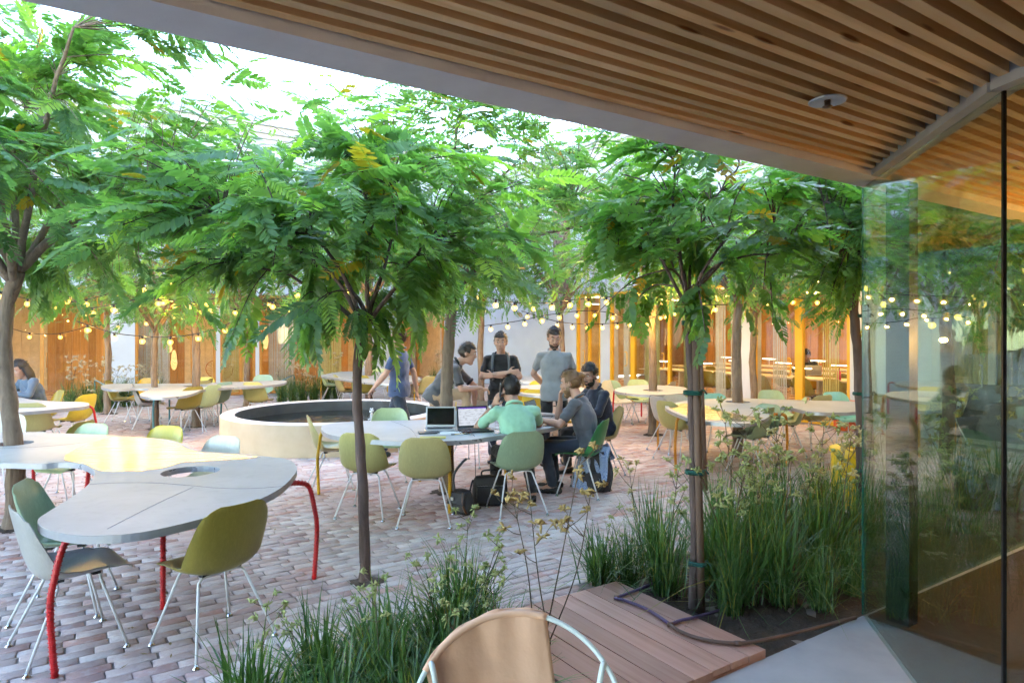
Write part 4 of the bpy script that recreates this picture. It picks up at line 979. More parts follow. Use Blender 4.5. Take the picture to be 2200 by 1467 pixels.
for k_, (u, p_, s_, n_) in enumerate(sorted(((.62, 2.95, .95, 1), (.85, 2.62, .95, 0), (.95, 3.08, .92, 1), (1.16, 2.82, 1.0, 1), (1.30, 3.12, .95, 1), (1.12, 2.45, 1.0, 0), (1.42, 2.62, .95, 1), (1.55, 2.95, 1.05, 1), (1.72, 3.12, 1.05, 2), (1.45, 2.32, .9, 0), (1.70, 2.72, .9, 1), (.72, 2.35, .9, 0)), key=lambda q: UP(q[0], q[1]).x / UP(q[0], q[1]).y)):
    v = UP(u, p_); clump(v.x, v.y, s_, False, n_, '%s low dark strap leaf clump from the left in the front bed' % ORD[k_], FG, M_pawg if n_ and rp.random() < .6 else None)
v = UP(1.80, 3.20); clump(v.x, v.y, .78, True, 3, 'taller yellow leaved clump with knobbly flowers at the deck end of the front bed', FG, M_pawg)
v = UP(2.98, 3.42); clump(v.x, v.y, .85, False, 0, 'short spiky dark clump at the far corner of the plank deck', RG)
# dry stems by the armchair
ds = tag(empty('dry_flower_stems', UP(2.10, 2.86, 0.06)), 'bare brown flower stems with drooping dry heads beside the armchair', 'plant')
for k in range(4):
    r_ = random.Random(200 + k); sm, fm_ = stalk(300 + k, r_.uniform(.75, 1.12), r_.uniform(.1, .26), 5, .9); o = link('stem', sm, None, ds, (r_.uniform(-.06, .06), r_.uniform(-.06, .06), 0)); f = link('dry_flowers', fm_, None, o); f['kind'] = 'stuff'
    f.material_slots[0].link = 'OBJECT'; f.material_slots[0].material = pm('dry_claw', (.42, .29, .10), (.33, .24, .09), 14, .85, .2) if k == 0 else MATS['dry_claw']
BG = 'flowering clumps along the back building'
for i, (px, py) in enumerate(((150, 884), (185, 880), (215, 886), (240, 878), (270, 874), (300, 872), (335, 868), (605, 864), (628, 868), (650, 862), (675, 866), (700, 862), (722, 858), (965, 838), (935, 842))):
    v = G(px, py); clump(v.x, v.y, 1.0, True, 3, 'cream flowered strap leaf clump along the back building, %s from the left' % ORD[i], BG, M_paww)
# ------------------------------------------------------------------ people
def skin_mat(name, c):
    m, nt, b = new_mat(name); n = noise(nt, coords(nt), 18.0, 4.0); col = ramp(nt, n, [(.3, tuple(k * .86 for k in c)), (.7, c)]); nt.links.new(col, b.inputs['Base Color'])
    b.inputs['Roughness'].default_value = .5; b.inputs['Subsurface Weight'].default_value = .08; b.inputs['Subsurface Radius'].default_value = (.01, .004, .002); return m
SK1, SK2, SK3 = skin_mat('skin_fair', (.50, .29, .21)), skin_mat('skin_tan', (.40, .225, .155)), skin_mat('skin_brown', (.27, .145, .095))
def cloth(name, c, c2=None, sc_=7):
    m = pm(name, c, c2 or tuple(k * .8 for k in c), sc_, .85, .35, 26, sheen=.25, bdist=.012); return m
HAIRD, HAIRB, HAIRBLOND = pm('hair_dark', (.012, .009, .008), (.022, .016, .013), 30, .5, .5, 90, stretch=(1, 1, .2)), pm('hair_brown', (.045, .025, .015), (.03, .017, .01), 30, .5, .5, 90, stretch=(1, 1, .2)), pm('hair_blond', (.22, .125, .055), (.14, .075, .032), 30, .5, .5, 90, stretch=(1, 1, .2))
M_eyew, M_eyed = pm('eye_white', (.7, .68, .65), rough=.25, bstr=0), pm('eye_dark', (.02, .013, .01), rough=.2, bstr=0)
M_lip = pm('lip', (.33, .14, .11), rough=.5, bstr=0)
def limb(m, a, b, ra, rb, n=10):
    a, b = Vector(a), Vector(b); d = (b - a); L = d.length; d = d / L if L > 1e-6 else Vector((0, 0, 1)); pts, rs = [], []
    for k in range(4): t = math.pi / 2 * k / 4; pts.append(a - d * ra * math.cos(t)); rs.append(max(.0005, ra * math.sin(t)))
    for k in range(5): t = k / 4; pts.append(a.lerp(b, t)); rs.append(ra + (rb - ra) * t)
    for k in range(1, 5): t = math.pi / 2 * k / 4; pts.append(b + d * rb * math.sin(t)); rs.append(max(.0005, rb * math.cos(t)))
    m.tube(pts, rs, n)
def loft(m, secs, n=18):
    """secs: (center, right vector, forward vector, half width, half depth)"""
    vs, fs = [], []
    for c, rt, fw, w_, d_ in secs:
        for j in range(n):
            a = 2 * math.pi * j / n; ca, sa = math.cos(a), math.sin(a); ex = .8
            vs.append(Vector(c) + Vector(rt) * w_ * math.copysign(abs(ca) ** ex, ca) + Vector(fw) * d_ * math.copysign(abs(sa) ** ex, sa))
    k = len(secs)
    for i in range(k - 1):
        for j in range(n): fs.append((i * n + j, i * n + (j + 1) % n, (i + 1) * n + (j + 1) % n, (i + 1) * n + j))
    fs += [tuple(range(n - 1, -1, -1)), tuple(range((k - 1) * n, k * n))]; m.add(vs, fs)
def remeshed(m, name, mat, parent, vox, sm=4, wrinkle=0.0):
    o = m.build(name, mat, None); md = o.modifiers.new('r', 'REMESH'); md.mode = 'VOXEL'; md.voxel_size = vox; md.use_smooth_shade = True
    s = o.modifiers.new('s', 'SMOOTH'); s.iterations = sm; s.factor = .5
    bake(o); o.parent = parent; o.data.polygons.foreach_set('use_smooth', [True] * len(o.data.polygons))
    if not o.data.materials: o.data.materials.append(mat)
    if wrinkle:                                          # folds of the cloth pushed along the normals
        me = o.data; n = len(me.vertices); co = np.empty(n * 3, np.float32); me.vertices.foreach_get('co', co); co = co.reshape(-1, 3); nr = np.empty(n * 3, np.float32); me.vertices.foreach_get('normal', nr); nr = nr.reshape(-1, 3)
        rw = np.random.default_rng(n); h = np.zeros(n)
        for q in range(9):
            kv = rw.normal(size=3) * np.array([13, 13, 22]) * rw.uniform(.5, 1.3); h += np.abs(np.sin(co @ kv + rw.uniform(0, 6.28) + 1.3 * np.sin(co @ (kv[::-1] * .4)))) * rw.uniform(.5, 1)
        h = (h - h.mean()) / (h.std() + 1e-6); me.vertices.foreach_set('co', (co + nr * (h * wrinkle)[:, None]).astype(np.float32).ravel()); me.update()
    return o
def hand(m, wrist, dirv, palm_n, side, curl=.5, spread=.12):
    """palm + four unequal fingers + thumb; palm_n points out of the palm, side +1 = thumb towards cross(dir, palm_n)"""
    d = Vector(dirv).normalized(); pn = Vector(palm_n); pn = (pn - d * pn.dot(d)).normalized(); sd = d.cross(pn) * side; w_ = Vector(wrist)
    loft(m, [(w_ + d * .0, sd, pn, .026, .019), (w_ + d * .03, sd, pn, .034, .017), (w_ + d * .07, sd, pn, .041, .015), (w_ + d * .092, sd, pn, .038, .012)], 12)
    for k, (off, L) in enumerate(((.030, .070), (.010, .080), (-.010, .074), (-.029, .058))):
        b = w_ + d * .088 + sd * off; a0 = curl * .75; dd = (d * math.cos(a0) + pn * math.sin(a0) + sd * spread * off * 12).normalized(); p1 = b + dd * L * .48
        a1 = curl * 1.75; dd = (d * math.cos(a1) + pn * math.sin(a1)).normalized(); p2 = p1 + dd * L * .32; a2 = curl * 2.4; dd = (d * math.cos(a2) + pn * math.sin(a2)).normalized()
        limb(m, b, p1, .0098, .0092, 8); limb(m, p1, p2, .0092, .0085, 8); limb(m, p2, p2 + dd * L * .22, .0085, .007, 8)
    t0 = w_ + d * .025 + sd * .03; t1 = t0 + (d * .6 + sd * .75 + pn * .25).normalized() * .045; limb(m, t0, t1, .013, .011, 8); limb(m, t1, t1 + (d * .9 + sd * .15 + pn * .45 * (curl + .4)).normalized() * .035, .0105, .0085, 8)
def person(loc, face, J, label, skin, hair, shirt, trousers, shoes, sleeve=.62, longsleeve=False, beard=None, bun=False, long_hair=False, sc_=1.0, hem=0.0, bare=False, collar=None, hands=((.5, None), (.5, None)), trim=None, fit=1.0):
    """J: joints in a local frame, x to the person's right, y forward, z up"""
    root = empty('person', loc, R(-face)); root.scale = (sc_,) * 3; tag(root, label, 'person')
    j = {k: Vector(v) for k, v in J.items()}
    pel, chest, neck, head = j['pelvis'], j['chest'], j['neck'], j['head']
    sh = j['shR'] - j['shL']; rt_s = sh.normalized(); rt_p = Vector((1, 0, 0)) if 'hipR' not in j else (j['hipR'] - j['hipL']).normalized()
    def torso(m, inf, low=-.06, top=True):
        up1 = (chest - pel).normalized(); up2 = (neck - chest).normalized(); secs = []
        for t, w_, d_ in ((low, .155, .112), (.0, .165, .118), (.16, .158, .112), (.36, .145, .104), (.55, .147, .106), (.78, .162, .114), (1.0, .172, .116)):
            c = pel.lerp(chest, t) if t >= 0 else pel + up1 * t; rt = rt_p.lerp(rt_s, max(0, t)).normalized(); fw = up1.cross(rt) * 1.0
            ex_ = .012 if inf > 0 and t < .3 else 0; secs.append((c, rt, fw, w_ * fit + inf + ex_, d_ * fit + inf + ex_))
        for t, w_, d_ in ((.35, .176, .108), (.60, .155, .094), (.80, .098, .078), (.95, .064, .062)):
            c = chest.lerp(neck, t); fw = up2.cross(rt_s); secs.append((c, rt_s, fw, w_ * (fit if t < .8 else 1) + inf, d_ + inf))
        loft(m, secs, 20)
        for s in ('L', 'R'): limb(m, chest.lerp(neck, .62) + rt_s * (.06 if s == 'R' else -.06), j['sh' + s], .060 + inf, .056 + inf)
    b = MB(); torso(b, -.012)
    hd = (head - neck); 
    hz = j.get('look', Vector((0, 1, -.1))); hy = Vector(hz).normalized(); tilt = Vector(j.get('headup', Vector((0, 0, 1)))); hx = hy.cross(tilt).normalized(); hu = hx.cross(hy).normalized()
    HM = Matrix((hx, hy, hu)).transposed() * 1.07; hp = lambda x, y, z: head + HM @ Vector((x, y, z))
    limb(b, neck - (head - neck).normalized() * .04, hp(0, -.02, -.06), .062, .056)
    b.ball(hp(0, -.012, .03), (.077, .095, .098), 20, 14, HM); b.ball(hp(0, .022, -.045), (.060, .070, .078), 16, 12, HM)
    limb(b, hp(0, .055, -.105), hp(0, .062, -.10), .028, .026); limb(b, hp(0, .083, .028), hp(0, .103, -.016), .0095, .0150); limb(b, hp(-.012, .092, -.02), hp(.012, .092, -.02), .010, .010)
    for s in (-1, 1):
        b.ball(hp(s * .079, -.012, -.002), (.010, .020, .031), 10, 8, HM); limb(b, hp(s * .015, .082, .045), hp(s * .05, .068, .045), .012, .009); limb(b, hp(s * .035, .062, -.015), hp(s * .045, .05, -.02), .022, .02)
    limb(b, hp(-.02, .083, -.058), hp(.02, .083, -.058), .009, .009)
    for i, s in enumerate(('L', 'R')):
        limb(b, j['sh' + s], j['el' + s], .048, .039); fa = j['wr' + s] - j['el' + s]; mid = j['el' + s].lerp(j['wr' + s], .3)
        limb(b, j['el' + s], mid, .040, .043); limb(b, mid, j['wr' + s], .043, .026)
        cu, pn = hands[i]; dv = j.get('hd' + s, fa); pn = Vector(pn) if pn is not None else Vector((0, -.3, -1))
        hand(b, j['wr' + s], dv, pn, (1 if s == 'R' else -1) * (j.get('flip' + s, Vector((1, 0, 0))).x), cu)
        limb(b, j['hip' + s], j['kn' + s], .080, .054); limb(b, j['kn' + s], j['kn' + s].lerp(j['an' + s], .35), .055, .054); limb(b, j['kn' + s].lerp(j['an' + s], .35), j['an' + s], .054, .036)
        limb(b, j['an' + s], j['to' + s], .036, .030)
    body = remeshed(b, 'body', skin, root, .0085, 3)
    # shirt
    m = MB(); torso(m, .010, -.12 - hem if pel.z > .8 else -.045)
    for s in ('L', 'R'):
        e = j['sh' + s].lerp(j['el' + s], sleeve if not longsleeve else 1.0); limb(m, j['sh' + s], e, .064, .058 if not longsleeve else .052)
        if longsleeve: limb(m, j['el' + s], j['wr' + s].lerp(j['el' + s], .06), .052, .038)
    so = remeshed(m, 'shirt', shirt, root, .011, 4, .0028)
    if trim:
        for s in ('L', 'R'):
            m = MB(True); a_ = j['sh' + s].lerp(j['el' + s], sleeve + .10); d_ = (j['el' + s] - j['sh' + s]).normalized(); m.tube([a_, a_ + d_ * .018, a_ + d_ * .030], [.0600, .0590, .0575], 14); m.build('sleeve_band', trim, so)
    m = MB(True); nd = (head - neck).normalized(); fw_n = (nd.cross(rt_s)).normalized() * -1; fw_n = rt_s.cross(nd) * -1
    ring = [neck - nd * .012 + rt_s * math.cos(a) * .076 + nd.cross(rt_s) * math.sin(a) * .074 + nd * (.012 - .022 * (1 if math.sin(a) > .3 else 0)) for a in np.linspace(0, 2 * math.pi, 18, endpoint=False)]
    m.tube(ring, .015, 6, closed=True); m.build('collar', collar or shirt, so)
    # trousers
    m = MB(); up1 = (chest - pel).normalized()
    loft(m, [(pel + up1 * tt, rt_p, up1.cross(rt_p), .165 * fit + .004, .118 * fit + .004) for tt in (-.08, -.02, .06)], 20)
    for s in ('L', 'R'):
        limb(m, j['hip' + s], j['kn' + s], .094, .068); limb(m, j['kn' + s], j['an' + s] + (j['kn' + s] - j['an' + s]).normalized() * .03, .068, .054)
        limb(m, pel, j['hip' + s], .10, .094)
    remeshed(m, 'trousers', trousers, root, .012, 4, .0032)
    for s in ('L', 'R'):
        m = MB(); a, t = j['an' + s], j['to' + s]; f = (t - a); f.z = 0; f.normalize(); z0 = t.z - .03
        for q, (w_, h_) in ((-.055, (.036, .05)), (.0, (.040, .056)), (.06, (.044, .046)), (.12, (.045, .036)), (.165, (.036, .028))): m.ball(Vector((a.x, a.y, z0 + h_ * .75)) + f * q, (w_, w_ + .012, h_ * .8), 12, 8)
        remeshed(m, 'shoe', shoes, root, .011, 2)
    # hair, face
    m = MB(True); nn, mm = 28, 18
    vs, fs = [], []
    hr = random.Random(len(label) * 7)
    for i in range(mm + 1):
        th = math.pi * i / mm
        for k in range(nn):
            a = 2 * math.pi * k / nn; q = 1 + .025 * math.sin(k * 5 + i * 3)
            q += hr.uniform(-.035, .045); vs.append(Vector((.0825 * math.sin(th) * math.cos(a) * q, .103 * math.sin(th) * math.sin(a) * q - .014, .108 * math.cos(th) * q + .036)))
    keep = lambda v: ((v.z > .082 - .02 * abs(v.x) / .08 or v.y < .038 - .5 * max(0, .05 - v.z)) and (v.z > -.055 or long_hair) and not (v.y > .012 and v.z < .0))
    for i in range(mm):
        for k in range(nn):
            f = (i * nn + k, (i + 1) * nn + k, (i + 1) * nn + (k + 1) % nn, i * nn + (k + 1) % nn)
            if keep(sum((vs[x] for x in f), Vector()) / 4): fs.append(f)
    m.add([head + HM @ v for v in vs], fs)
    for f in fs * 2:                                     # loose locks combed back over the cap of hair
        c = sum((vs[x] for x in f), Vector()) / 4 + Vector((hr.uniform(-.008, .008), hr.uniform(-.008, .008), hr.uniform(-.008, .008))); nrm = (c - Vector((0, -.014, .036))).normalized(); d_ = (Vector((hr.uniform(-.5, .5), -1, -.25)) - nrm * Vector((0, -1, -.25)).dot(nrm) + nrm * hr.uniform(.15, .55)).normalized(); s_ = nrm.cross(d_).normalized() * .004; L = hr.uniform(.014, .030)
        m.add([head + HM @ q_ for q_ in (c - s_, c + s_, c + d_ * L + nrm * .003)], [(0, 1, 2)])
    ho = m.build('hair', hair, root)
    if bun:
        m = MB(True)
        for (bx, by, bz, br) in ((0, -.115, .062, .036), (.018, -.13, .05, .028), (-.016, -.128, .072, .027), (0, -.15, .055, .024), (.01, -.12, .03, .03)): m.ball(hp(bx, by, bz), br, 12, 8)
        m.tube([hp(0, -.12, .03), hp(.005, -.135, -.02), hp(.0, -.12, -.06)], [.022, .018, .006], 8); remeshed(m, 'hair_bun', hair, root, .008, 2)
    if long_hair:
        m = MB(True)
        for k in range(14):
            a = math.pi * (k / 13) + math.pi; x, y = .078 * math.cos(a), .085 * math.sin(a) - .012; m.tube([hp(x, y, .03), hp(x * 1.25, y * 1.12, -.10), hp(x * 1.3, y * 1.0 + .02, -.24), hp(x * 1.2, y * .8 + .04, -.36)], [.028, .032, .028, .010], 8)
        remeshed(m, 'long_hair', hair, root, .014, 2)
    if beard:
        m = MB(); m.ball(hp(0, .020, -.055), (.063, .0715, .077), 24, 16, HM); limb(m, hp(0, .060, -.118), hp(0, .068, -.112), .026, .024)
        me = m.mesh('beard', beard); bm2 = bmesh.new(); bm2.from_mesh(me); HI = HM.inverted()
        kill = [f for f in bm2.faces if (lambda v: v.z > -.055 + max(0, .05 - v.y) * 1.6 or v.y < .0 or (abs(v.x) < .022 and v.z > -.072))(HI @ (f.calc_center_median() - head))]
        bmesh.ops.delete(bm2, geom=kill, context='FACES'); bm2.to_mesh(me); bm2.free(); me.polygons.foreach_set('use_smooth', [True] * len(me.polygons)); link('beard', me, None, root)
        m = MB(True); limb(m, hp(-.024, .088, -.043), hp(.024, .088, -.043), .0065, .0065, 6); m.build('moustache', beard, root)
    for s in (-1, 1):
        m = MB(True); m.ball(hp(s * .031, .0775, .022), (.0125, .0075, .0070), 10, 8, HM); e = m.build('eye', M_eyew, root)
        m = MB(True); m.ball(hp(s * .031, .0835, .021), (.0058, .0035, .0060), 8, 6, HM); m.build('iris', M_eyed, e)
        m = MB(True); m.tube([hp(s * .016, .0945, .046), hp(s * .034, .0885, .051), hp(s * .050, .0765, .045)], [.0042, .0045, .003], 6); m.build('eyebrow', hair if not bun else HAIRB, root)
    m = MB(True); limb(m, hp(-.019, .0905, -.060), hp(.019, .0905, -.060), .0042, .0042, 6); m.build('lips', M_lip, root)
    return root, j, hp
C_CHAR, C_BLK, C_GREY, C_MINT, C_SLATE, C_NAVY = cloth('charcoal_polo', (.085, .085, .095)), cloth('black_polo', (.010, .010, .012)), cloth('grey_polo', (.235, .25, .265)), cloth('mint_shirt', (.27, .50, .34)), cloth('slate_polo', (.095, .10, .115)), cloth('navy_jacket', (.010, .014, .030))
C_KHAKI, C_BPANT, C_JEAN, C_DENIM, C_WALK = cloth('khaki_chinos', (.36, .245, .15)), cloth('black_trousers', (.012, .012, .014)), cloth('dark_jeans', (.020, .032, .055)), cloth('denim_jacket', (.085, .12, .17)), cloth('blue_shirt', (.05, .085, .19))
C_TRIM = cloth('black_trim', (.012, .012, .012)); M_shoe, M_shoeb = pm('black_shoe', (.012, .012, .013), rough=.5, bstr=.05), pm('brown_shoe', (.06, .035, .022), rough=.5, bstr=.05)
stand = dict(pelvis=(0, 0, .97), chest=(0, .005, 1.25), neck=(0, -.01, 1.49), head=(0, .022, 1.632), shL=(-.175, 0, 1.405), shR=(.175, 0, 1.405), hipL=(-.09, 0, .93), hipR=(.09, 0, .93), knL=(-.11, .01, .50), knR=(.11, .01, .50), anL=(-.12, -.02, .085), anR=(.12, -.02, .085), toL=(-.145, .12, .03), toR=(.145, .12, .03))
# standing man in the grey polo, hands behind his back
J = dict(stand); J.update(elL=(-.275, -.09, 1.17), elR=(.275, -.09, 1.17), wrL=(-.08, -.17, .98), wrR=(.10, -.20, .97), look=(-.16, .9, -.30))
person((.55, 8.62, 0), 184, J, 'bearded man standing in a grey polo shirt with his hands behind his back', SK1, HAIRB, C_GREY, C_BPANT, M_shoe, beard=HAIRB, hem=.02, hands=((.5, (0, 1, 0)), (.5, (0, 1, 0))))
# man with crossed arms, black polo
J = dict(stand); J.update(elL=(-.26, .06, 1.17), elR=(.26, .06, 1.17), wrL=(.10, .20, 1.19), wrR=(-.10, .235, 1.24), hdL=(1, .05, .05), hdR=(-1, .05, .05), look=(.05, 1, -.12))
P2, j2, hp2 = person((-.15, 8.78, 0), 180, J, sc_=.965, label='man in a black polo shirt standing with crossed arms and a backpack', skin=SK1, hair=HAIRD, shirt=C_BLK, trousers=C_JEAN, shoes=M_shoe, hands=((.4, (0, -1, 0)), (.4, (0, -1, 0))))
# leaning man, foot up on a chair
J = dict(pelvis=(0, 0, .92), chest=(0, .15, 1.14), neck=(0, .30, 1.33), head=(0, .42, 1.435), shL=(-.185, .26, 1.24), shR=(.185, .26, 1.24), hipL=(-.09, 0, .88), hipR=(.09, 0, .88), knL=(-.12, -.02, .47), knR=(.10, .40, .94), anL=(-.13, -.10, .085), anR=(.10, .41, .53), toL=(-.14, .04, .03), toR=(.10, .55, .475),
         elL=(-.21, .50, 1.00), elR=(.20, .34, 1.00), wrL=(-.20, .50, .74), wrR=(.10, .585, 1.005), hdR=(-.15, .9, -.25), look=(.05, 1, -.22), headup=(0, -.12, 1))
person((-.99, 8.55, 0), 88, J, 'man in a charcoal polo and khaki trousers leaning forward on his raised knee', SK1, HAIRD, C_CHAR, C_KHAKI, M_shoeb, sleeve=.60, trim=C_TRIM, collar=C_TRIM, hands=((.4, (1, 0, 0)), (.7, (0, 0, -1))))
# seated men at the meeting table
J = dict(pelvis=(0, .02, .53), chest=(-.01, .10, .78), neck=(-.03, .20, 1.0), head=(-.05, .285, 1.13), shL=(-.205, .17, .93), shR=(.165, .15, .935), hipL=(-.09, .06, .51), hipR=(.09, .06, .51), knL=(-.16, .48, .50), knR=(.14, .48, .50), anL=(-.19, .44, .085), anR=(.18, .30, .085), toL=(-.21, .58, .03), toR=(.20, .44, .03),
         elL=(-.38, .33, .765), elR=(.26, .38, .775), wrL=(-.205, .37, .985), hdL=(.30, -.28, .75), wrR=(.06, .55, .79), look=(-.25, 1, -.35), headup=(0, .1, 1))
P4, j4, hp4 = person((.085, 6.37, 0), -10, J, 'man in a mint green shirt seated with his back to us holding a phone', SK2, HAIRD, C_MINT, C_BPANT, M_shoe, sleeve=.72, hem=.02, hands=((.55, (.8, .3, .2)), (.35, (0, 0, -1))))
J = dict(pelvis=(0, .0, .53), chest=(0, .05, .79), neck=(0, .13, 1.025), head=(0, .205, 1.165), shL=(-.18, .11, .965), shR=(.18, .11, .965), hipL=(-.09, .05, .51), hipR=(.09, .05, .51), knL=(-.13, .46, .50), knR=(.14, .46, .50), anL=(-.13, .36, .085), anR=(.15, .42, .085), toL=(-.13, .50, .03), toR=(.16, .56, .03),
         elL=(-.23, .38, .775), elR=(-.0, .0, 0), wrL=(-.16, .585, .78), wrR=(0, 0, 0), look=(0, 1, -.20), headup=(0, -.05, 1))
J['elL'] = (-.30, .24, .765); J['wrL'] = (-.20, .49, .79); J['elR'] = (.13, .38, .77); J['wrR'] = (.05, .33, .985); J['hdR'] = (-.3, -.05, .8)
P5, j5, hp5 = person((.82, 7.03, 0), -70, J, 'blond man with a hair bun seated in a slate polo at a laptop', SK1, HAIRBLOND, C_SLATE, C_JEAN, M_shoe, bun=True, sleeve=.68, hands=((.3, (0, 0, -1)), (.8, (0, -1, .2))), beard=HAIRBLOND)
J = dict(J); J.update(elL=(-.26, .26, .76), wrL=(-.06, .45, .79), elR=(.26, .26, .76), wrR=(.06, .47, .80), look=(-.35, 1, -.30), hdR=(-.6, .6, 0)); J['head'] = (0, .20, 1.19); J['neck'] = (0, .12, 1.05)
person((1.12, 8.12, 0), -118, J, 'dark haired bearded man seated in a navy jacket', SK2, HAIRD, C_NAVY, C_BPANT, M_shoe, longsleeve=True, beard=HAIRD, hands=((.4, (0, 0, -1)), (.4, (0, 0, -1))))
# passer-by beyond the meeting table
J = dict(stand); J.update(elL=(-.25, .10, 1.17), elR=(.25, -.12, 1.16), wrL=(-.24, .27, .98), wrR=(.25, -.16, .90), knL=(-.10, -.12, .52), anL=(-.10, -.40, .17), toL=(-.10, -.30, .06), knR=(.10, .18, .53), anR=(.10, .26, .09), toR=(.10, .40, .035), look=(0, 1, -.1))
person((-1.52, 8.93, 0), -80, J, 'person in a blue shirt and dark jeans walking past the pond', SK1, HAIRB, C_WALK, C_JEAN, M_shoe)
# long haired person at the left table
J = dict(pelvis=(0, .02, .53), chest=(0, .10, .79), neck=(0, .20, 1.02), head=(0, .28, 1.15), shL=(-.17, .17, .965), shR=(.17, .17, .965), hipL=(-.09, .05, .51), hipR=(.09, .05, .51), knL=(-.12, .45, .50), knR=(.12, .45, .50), anL=(-.12, .40, .085), anR=(.12, .40, .085), toL=(-.12, .54, .03), toR=(.12, .54, .03), elL=(-.25, .27, .77), wrL=(-.07, .43, .80), elR=(.25, .28, .76), wrR=(.08, .44, .78), look=(0, 1, -.5))
P8, j8, hp8 = person((-7.33, 10.28, 0), -150, J, 'long haired person in a denim jacket bending over a small tan dog', SK2, HAIRD, C_DENIM, C_JEAN, M_shoe, longsleeve=True, long_hair=True, hands=((.5, (0, 0, -1)), (.5, (0, 0, -1))))
# reader behind the yellow doors
J = dict(J); J.update(look=(0, 1, -.65), elL=(-.27, .26, .80), elR=(.27, .26, .80), wrL=(-.14, .46, .82), wrR=(.14, .46, .82))
vR = D(1743, 765, 15.4); person((vR.x, vR.y + .25, .02), 205, J, 'reader in a black top bent over a laptop behind the yellow doors', SK3, HAIRD, C_BLK, C_BPANT, M_shoe, longsleeve=True)
# ------------------------------------------------------------------ round pond
M_pond = pm('pond_render', (.56, .43, .285), (.47, .35, .225), 2.6, .85, .35, 45); M_pondtop = pm('pond_rim', (.56, .56, .58), (.48, .48, .50), 6, .7, .3, 60); M_pondin = pm('pond_lining', (.022, .036, .042), (.014, .024, .028), 4, .6, .3, 30)
PX, PY, PR = -2.85, 10.78, 1.76
HOLES.append((PX, PY, PR - .08))
pond = tag(empty('pond', (PX, PY, 0)), 'round raised pond with a tan rendered wall and dark water', 'pond')
m = MB(); m.lathe([(PR, -.03), (PR, .425), (PR - .008, .44)], n=96); m.build('pond_wall', M_pond, pond, autosmooth=40)
m = MB(); m.lathe([(PR - .008, .44), (PR - .025, .452), (PR - .20, .452), (PR - .215, .44)], n=96); m.build('rim', M_pondtop, pond, autosmooth=30)
m = MB(); m.lathe([(PR - .215, .44), (PR - .225, .40), (PR - .23, .0), (0, .0)], n=96); m.build('lining', M_pondin, pond, autosmooth=40)
mw, nt_, b_ = new_mat('pond_water'); nz = noise(nt_, coords(nt_, (1, 1, 1)), 9.0, 3.0, .5, .4)
b_.inputs['Base Color'].default_value = (.004, .010, .010, 1); b_.inputs['Roughness'].default_value = .04; b_.inputs['IOR'].default_value = 1.33; b_.inputs['Specular IOR Level'].default_value = .6; bump(nt_, b_, nz, .35, .02)
m = MB(True)
NR, NA = 26, 80; vs = [Vector((0, 0, .27))]; fs = []
for i in range(1, NR + 1):
    for k in range(NA):
        rr = (PR - .229) * i / NR; a = 2 * math.pi * k / NA; q = rr * math.cos(a) - .42; w_ = rr * math.sin(a) + .2; dd = math.hypot(q, w_)
        vs.append(Vector((rr * math.cos(a), rr * math.sin(a), .27 + .004 * math.sin(dd * 26) * math.exp(-dd * 1.3))))
for k in range(NA): fs.append((0, 1 + k, 1 + (k + 1) % NA))
for i in range(NR - 1):
    for k in range(NA): a = 1 + i * NA; fs.append((a + k, a + NA + k, a + NA + (k + 1) % NA, a + (k + 1) % NA))
m.add(vs, fs); m.build('water', mw, pond)
mj, nt_, b_ = new_mat('fountain_foam'); b_.inputs['Base Color'].default_value = (.72, .76, .78, 1); b_.inputs['Roughness'].default_value = .3; b_.inputs['Alpha'].default_value = .75
fj = tag(empty('fountain_jet', (PX + .62, PY - .28, .27)), 'small bubbling white water jet rising from the pond', 'fountain'); m = MB(True); rj = random.Random(5)
for k in range(60):
    z = rj.random() ** 1.1 * .24; sp_ = .014 + .02 * (1 - z / .24); m.ball((rj.gauss(0, sp_), rj.gauss(0, sp_), z), rj.uniform(.006, .016), 6, 5)
m.tube([(0, 0, -.02), (0, 0, .1), (0, 0, .235)], [.026, .022, .010], 10); tag(m.build('foam', mj, fj), kind='stuff')

# ------------------------------------------------------------------ strings of bulbs
M_fil = emit('filament_glow', (1.0, .62, .20), 1.2)
def bulb_glass():
    m = bpy.data.materials.new('bulb_glow'); m.use_nodes = True; nt = m.node_tree; nt.nodes.clear()
    t = N(nt, 'ShaderNodeBsdfTransparent'); t.inputs[0].default_value = (1, .93, .75, 1); e = N(nt, 'ShaderNodeEmission'); e.inputs[0].default_value = (1.0, .52, .09, 1); e.inputs[1].default_value = .22
    a = N(nt, 'ShaderNodeAddShader'); o = N(nt, 'ShaderNodeOutputMaterial'); nt.links.new(t.outputs[0], a.inputs[0]); nt.links.new(e.outputs[0], a.inputs[1]); nt.links.new(a.outputs[0], o.inputs[0]); return m
M_bulb = bulb_glass()
BL_LIGHT = bpy.data.lights.new('bulb_light', 'POINT'); BL_LIGHT.energy = 0.6; BL_LIGHT.color = (1.0, .60, .16); BL_LIGHT.shadow_soft_size = .005
BL_FAR = BL_LIGHT.copy(); BL_FAR.energy = 1.5
fil = MB(True); fil.tube([(-.006, 0, -.045), (-.008, 0, -.085), (.008, 0, -.085), (.006, 0, -.045)], .0022, 4); FIL = fil.mesh('filament', M_fil); M_cable = pm('black_cable', (.012, .012, .012), rough=.6, bstr=0)
bulb_me = MB(True); bulb_me.lathe([(0, -.103), (.016, -.100), (.031, -.086), (.039, -.067), (.033, -.046), (.015, -.032), (.012, -.03)], n=12); BULB = bulb_me.mesh('bulb', M_bulb)
sock = MB(True); sock.lathe([(.014, -.034), (.015, -.03), (.015, .004), (.006, .008), (0, .008)], n=8); SOCK = sock.mesh('socket', M_cable)
